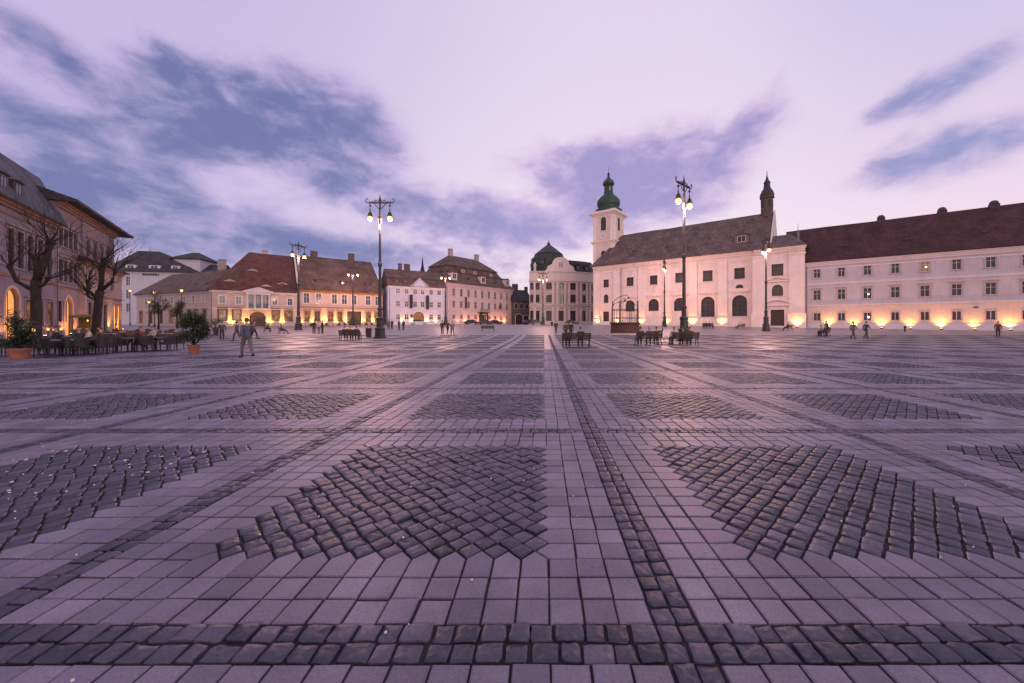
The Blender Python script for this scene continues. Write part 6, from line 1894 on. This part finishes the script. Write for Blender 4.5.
y = 33.0; t = thing('kiosk', 'small yellow wooden sales kiosk with a window opening behind the terrace chairs', 'kiosk', (at(85, y), y, ground_z(y)), R(28)); t.scale = (.52, .55, .98)
M_YEL = mat('yellow_painted_boards', (.20, .13, .035), .65, .2, 5, .3, 30, .4, 0, None, 0, (6, 6, .6)); M_CANVAS = mat('ochre_roof_felt', (.10, .075, .035), .8, .2, 4)
b = MB()
for x, yy in ((-1.05, -.8), (1.05, -.8), (-1.05, .8), (1.05, .8)): b.box(x - .07, x + .07, yy - .07, yy + .07, 0, 2.15)
b.box(-1.1, 1.1, -.78, -.72, 0, .95); b.box(-1.1, 1.1, .72, .78, 0, 2.12); b.box(-1.08, -1.02, -.72, .72, 0, 1.0); b.box(1.02, 1.08, -.72, .72, 0, 2.1)
b.build('walls', M_YEL, t)
b = MB(); b.box(-1.2, 1.2, -1.0, -.55, .95, 1.02); b.build('counter', M_WOOD, t)
b = MB(); b.add([(-1.35, -1.15, 2.12), (1.35, -1.15, 2.12), (1.35, 1.0, 2.30), (-1.35, 1.0, 2.30), (-1.35, -1.15, 2.24), (1.35, -1.15, 2.24), (1.35, 1.0, 2.42), (-1.35, 1.0, 2.42)], [(3, 2, 1, 0), (4, 5, 6, 7), (0, 1, 5, 4), (1, 2, 6, 5), (2, 3, 7, 6), (3, 0, 4, 7)]); b.build('roof', M_CANVAS, t)
b = MB(); b.ball((.4, -.2, 1.85), .10, 8); b.build('hanging_lamp', M_BULB_S, t)

M_TYRE = mat('tyre_rubber', (.012, .012, .013), .8); M_RIM = mat('wheel_rim', (.30, .30, .32), .35, 0, 3, 0, 40, .5, .8)
CARCOL = {}
def car(px, y, rz, col, label):
    if col not in CARCOL: CARCOL[col] = mat('car_paint', col, .28, .1, 2, 0, 40, .6)
    t = thing('parked_car', label, 'car', (at(px, y), y, ground_z(y)), R(rz), 'cars parked along the far side')
    def prof(sec, w, ch, b):
        n = len(sec); v = [(x, -w, z) for x, z in sec] + [(x, w, z) for x, z in sec]
        b.add(v, [tuple(range(n)), tuple(reversed(range(n, 2 * n)))] + [(i, i + n, (i + 1) % n + n, (i + 1) % n) for i in range(n)])
    b = MB(); prof([(-2.1, .35), (-2.15, .62), (-2.05, .85), (-1.5, .93), (.75, .95), (1.6, .86), (2.05, .70), (2.12, .45), (2.05, .28), (-2.0, .28)], .84, 0, b)
    b.build('body', CARCOL[col], t)
    b = MB(); v = [(-1.75, -.78, .90), (.95, -.78, .92), (.25, -.60, 1.42), (-1.15, -.60, 1.45)]; v += [(x, -yy, z) for x, yy, z in v]
    b.add(v, [(0, 1, 2, 3), (7, 6, 5, 4), (1, 5, 6, 2), (0, 3, 7, 4)]); b.build('windows', M_GLASS, t)
    b = MB(); b.box(-1.12, .24, -.60, .60, 1.41, 1.47); b.build('roof', CARCOL[col], t)
    for x in (-1.35, 1.35):
        for s in (-1, 1):
            w = MB(); w.tube([(x, s * .72, .31), (x, s * .88, .31)], .31, 16); wo = w.build('wheel', M_TYRE, t); q = MB(); q.tube([(x, s * .875, .31), (x, s * .892, .31)], .19, 12); q.build('rim', M_RIM, wo)
    for s in (-1, 1): h = MB(); h.ball((2.04, s * .58, .64), .12, 6); h.build('headlight', M_GLASS_B, t)
car(419, 99, 20, (.45, .43, .44), 'white car parked before the varnished gate of the white house')
car(472, 110, 38, (.02, .02, .03), 'black car parked left of the palace portal')
car(486, 114, 38, (.05, .05, .06), 'charcoal car parked before the palace portal')
car(495.5, 119, 38, (.03, .03, .05), 'dark blue car parked right of the palace portal')
car(528, 116, 60, (.02, .02, .025), 'black car parked at the left end of the town hall')
car(537.5, 114, 10, (.03, .03, .03), 'dark car parked before the left windows of the town hall')
car(572, 116, -8, (.04, .03, .03), 'dark car parked right of the town hall door')

# ================================================================== cafe terraces
M_RATTAN = mat('black_wicker', (.014, .013, .016), .55, .4, 30, .6, 70)
M_RATTAN_B = mat('reddish_brown_wicker', (.085, .038, .028), .6, .4, 30, .6, 70)
M_TOP = mat('dark_table_top', (.06, .055, .065), .25, .2, 4)
M_TOP_P = mat('pale_table_top', (.32, .28, .28), .3, .1, 4)
def make_chair(mt):
    t = thing('terrace_chair', '', 'chair', group='terrace chairs')
    b = MB(); b.box(-.28, .28, -.27, .29, .36, .45); b.build('seat', mt, t)
    b = MB(); n = 7
    for i in range(n):
        a0, a1 = math.pi * (1.0 + i / n), math.pi * (1.0 + (i + 1) / n)
        f = lambda a, r, z: (math.cos(a) * r, .04 + math.sin(a) * (r + .02), z)
        hh = lambda a: .66 + .20 * max(0, -math.sin(a)) ** .7
        v = [f(a0, .30, .45), f(a1, .30, .45), f(a1, .33, hh(a1)), f(a0, .33, hh(a0))]; v += [f(a0, .26, .45), f(a1, .26, .45), f(a1, .29, hh(a1)), f(a0, .29, hh(a0))]
        b.add(v, [(0, 1, 2, 3), (7, 6, 5, 4), (3, 2, 6, 7)])
    b.build('backrest', mt, t)
    for s in (-1, 1): b = MB(); b.box(s * .31 - .03, s * .31 + .03, .03, .27, .62, .66); b.box(s * .31 - .025, s * .31 + .025, .22, .27, .45, .62); b.build('armrest', mt, t)
    for x in (-.24, .24):
        for yy in (-.22, .25): b = MB(); b.tube([(x * 1.05, yy * 1.05, 0), (x, yy, .37)], [.018, .022], 6); b.build('leg', mt, t)
    return t
def make_table(mt):
    t = thing('terrace_table', '', 'table', group='terrace tables')
    b = MB(); b.box(-.42, .42, -.42, .42, .715, .75); b.build('tabletop', mt, t)
    b = MB(); b.tube([(0, 0, .03), (0, 0, .72)], .04, 8); b.box(-.28, .28, -.04, .04, 0, .035); b.box(-.04, .04, -.28, .28, .001, .034); b.build('pedestal', M_IRON, t)
    return t
PROTO = {}
def place(kind, mt, x, y, rz, label, group):
    k = (kind, mt.name)
    if k not in PROTO: o = PROTO[k] = (make_chair if kind == 'c' else make_table)(mt)
    else: o = copy_tree(PROTO[k])
    o.location = (x, y, ground_z(y)); o.rotation_euler = (0, 0, R(rz)); o['label'] = label; o['group'] = group
    return o
# near terrace: two groups of black wicker chairs
sets = [(47, 18.4, 'first near table from the left edge', 5), (66, 18.0, 'near table under the kiosk', -8), (88, 18.6, 'near table before the leaning tree', 12), (132, 20.6, 'table left of the round potted shrub', 6), (156, 21.4, 'table just beside the round potted shrub', -10)]
for i, (px, y, nm, r0) in enumerate(sets):
    x = at(px, y)
    place('t', M_TOP if i != 1 else M_TOP_P, x, y, r0, f'dark square terrace table, the {nm}' if i != 1 else f'pale-topped terrace table, the {nm}', 'near terrace tables')
    for (dx, dy, rz, nm2) in ((-.78, .05, -90, 'left'), (.78, -.05, 90, 'right'), (.08, -.78, 0, 'near'), (-.05, .8, 180, 'far')):
        place('c', M_RATTAN, x + dx, y + dy, rz + random.uniform(-18, 18), f'black wicker chair on the {nm2} side of the {nm}', 'black wicker terrace chairs')
for px, y, rz, lb in ((3, 17.6, -70, 'black wicker chair left of the terracotta bowl at the left edge'), (108, 19.2, 60, 'lone black wicker chair between the two near chair groups'), (176, 21.8, 100, 'lone black wicker chair hidden beside the round potted shrub')):
    place('c', M_RATTAN, at(px, y), y, rz, lb, 'black wicker terrace chairs')
# far terrace behind: reddish brown chairs along the side street
k = 0
rows = [('first', 31.0, (103, 112, 121, 130, 139, 148, 157, 166, 176)), ('second', 37.0, (108, 118, 128, 138, 148, 158, 168)), ('third', 44.0, (116, 127, 138, 149, 160, 171))]
for rn, y, pxs in rows:
    for i, px in enumerate(pxs):
        nth = ORD[i]
        if i % 3 == 1: place('t', M_TOP_P if i % 2 else M_TOP, at(px, y), y, random.uniform(-20, 20), f'{"pale" if i % 2 else "dark"} table in the {rn} row of the brown terrace, {nth} seat place from the left', 'brown terrace tables')
        else: place('c', M_RATTAN_B, at(px, y), y, -90 if i % 3 == 0 else 90, f'reddish brown wicker chair, {nth} place in the {rn} row of the brown terrace', 'brown terrace chairs')
# terrace under the house fronts across the square
for i, px in enumerate((300, 305.5, 311, 327, 333, 339, 345, 360, 366, 372, 378)):
    y = 76 + (px - 300) * .11
    if i % 3 == 1: place('t', M_TOP, at(px, y), y, 10, f'dark table before the peach house, {ORD[i]} place from the left', 'tables before the peach house')
    else: place('c', M_RATTAN, at(px, y), y, 90 if i % 3 else -90, f'black wicker chair before the peach house, {ORD[i]} place from the left', 'chairs before the peach house')
# guests on the terraces
def guest(px, y, rz, label, c, tr, h, pose='sit'):
    ch = place('c', M_RATTAN, at(px, y), y, rz, 'black wicker chair under the ' + label, 'chairs with guests')
    person(pose, 0, 0, rz, 'person ' + label, c, tr, h, loc=(at(px, y) , y + .0, ground_z(y) + .0))
guest(88.5, 21.4, 150, 'seated guest in a pale top before the kiosk', LIGHT, DK, 'brown')
guest(79, 22.5, -100, 'seated guest in navy left of the pale-topped one', NAVY, DK, 'dark')
guest(100, 23.5, 110, 'seated guest in brown right of the kiosk', BRN, DK, 'dark')
guest(153, 26, 170, 'seated guest in a light mauve top on the right terrace', (.30, .25, .28), DK, 'brown')
guest(141, 27.5, -60, 'seated guest in dark red on the right terrace', (.12, .03, .03), DK, 'dark')
guest(56, 23, 160, 'seated guest in black behind the nearer bare tree', DK, DK, 'dark')
# candle lights and lanterns on the left terrace
M_CANDLE = mat('glowing_lantern', (1, .7, .3), .4, 0, 3, 0, 40, .5, 0, (1.0, .40, .07), 1.3)
for px, y, lb in ((48, 24.5, 'just right of the nearer bare tree'), (54, 25.2, 'between the bare tree and the kiosk'), (61, 26, 'nearest the kiosk'), (24, 22.5, 'behind the conical potted shrub'), (33.5, 21.5, 'at the left of the nearer bare tree'), (117, 40, 'far down the street mouth')):
    z = ground_z(y); t = thing('terrace_lantern', f'small glowing lantern on a post, {lb}', 'lantern', (at(px, y), y, z), 0, 'glowing terrace lanterns')
    b = MB(); b.tube([(0, 0, 0), (0, 0, 1.05)], .025, 6); b.box(-.12, .12, -.12, .12, 1.05, 1.08); b.box(-.13, .13, -.13, .13, 1.36, 1.40); b.build('post', M_IRON, t)
    b = MB(); b.lathe([(.05, 1.085), (.065, 1.16), (.05, 1.25)], 8); b.build('lantern_glass', M_CANDLE, t)

# ================================================================== small litter, and pale flecks standing in for glints on the stones
M_FLECK = mat('pale_litter_and_glints', (.55, .52, .56), .8, .3, 40)
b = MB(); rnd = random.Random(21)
spots = [(rnd.uniform(-5.9, -3.8), rnd.uniform(3.2, 4.4), rnd.uniform(.006, .018)) for _ in range(40)]  # cluster of pale flecks painting sparkle highlights on the near left setts
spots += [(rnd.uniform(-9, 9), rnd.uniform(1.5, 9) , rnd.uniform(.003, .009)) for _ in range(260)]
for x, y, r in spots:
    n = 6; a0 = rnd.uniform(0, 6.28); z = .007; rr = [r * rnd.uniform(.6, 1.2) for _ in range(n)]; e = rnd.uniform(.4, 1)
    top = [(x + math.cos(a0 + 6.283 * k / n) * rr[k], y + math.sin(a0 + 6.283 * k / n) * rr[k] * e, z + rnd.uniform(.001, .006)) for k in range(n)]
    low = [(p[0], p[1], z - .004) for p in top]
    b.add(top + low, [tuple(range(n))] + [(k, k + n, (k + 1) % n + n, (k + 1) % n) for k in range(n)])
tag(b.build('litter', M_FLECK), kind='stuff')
for o in list(bpy.data.objects):
    if o.get('label') and len(o['label'].split()) > 16: print('LONG', o.name, len(o['label'].split()), o['label'])
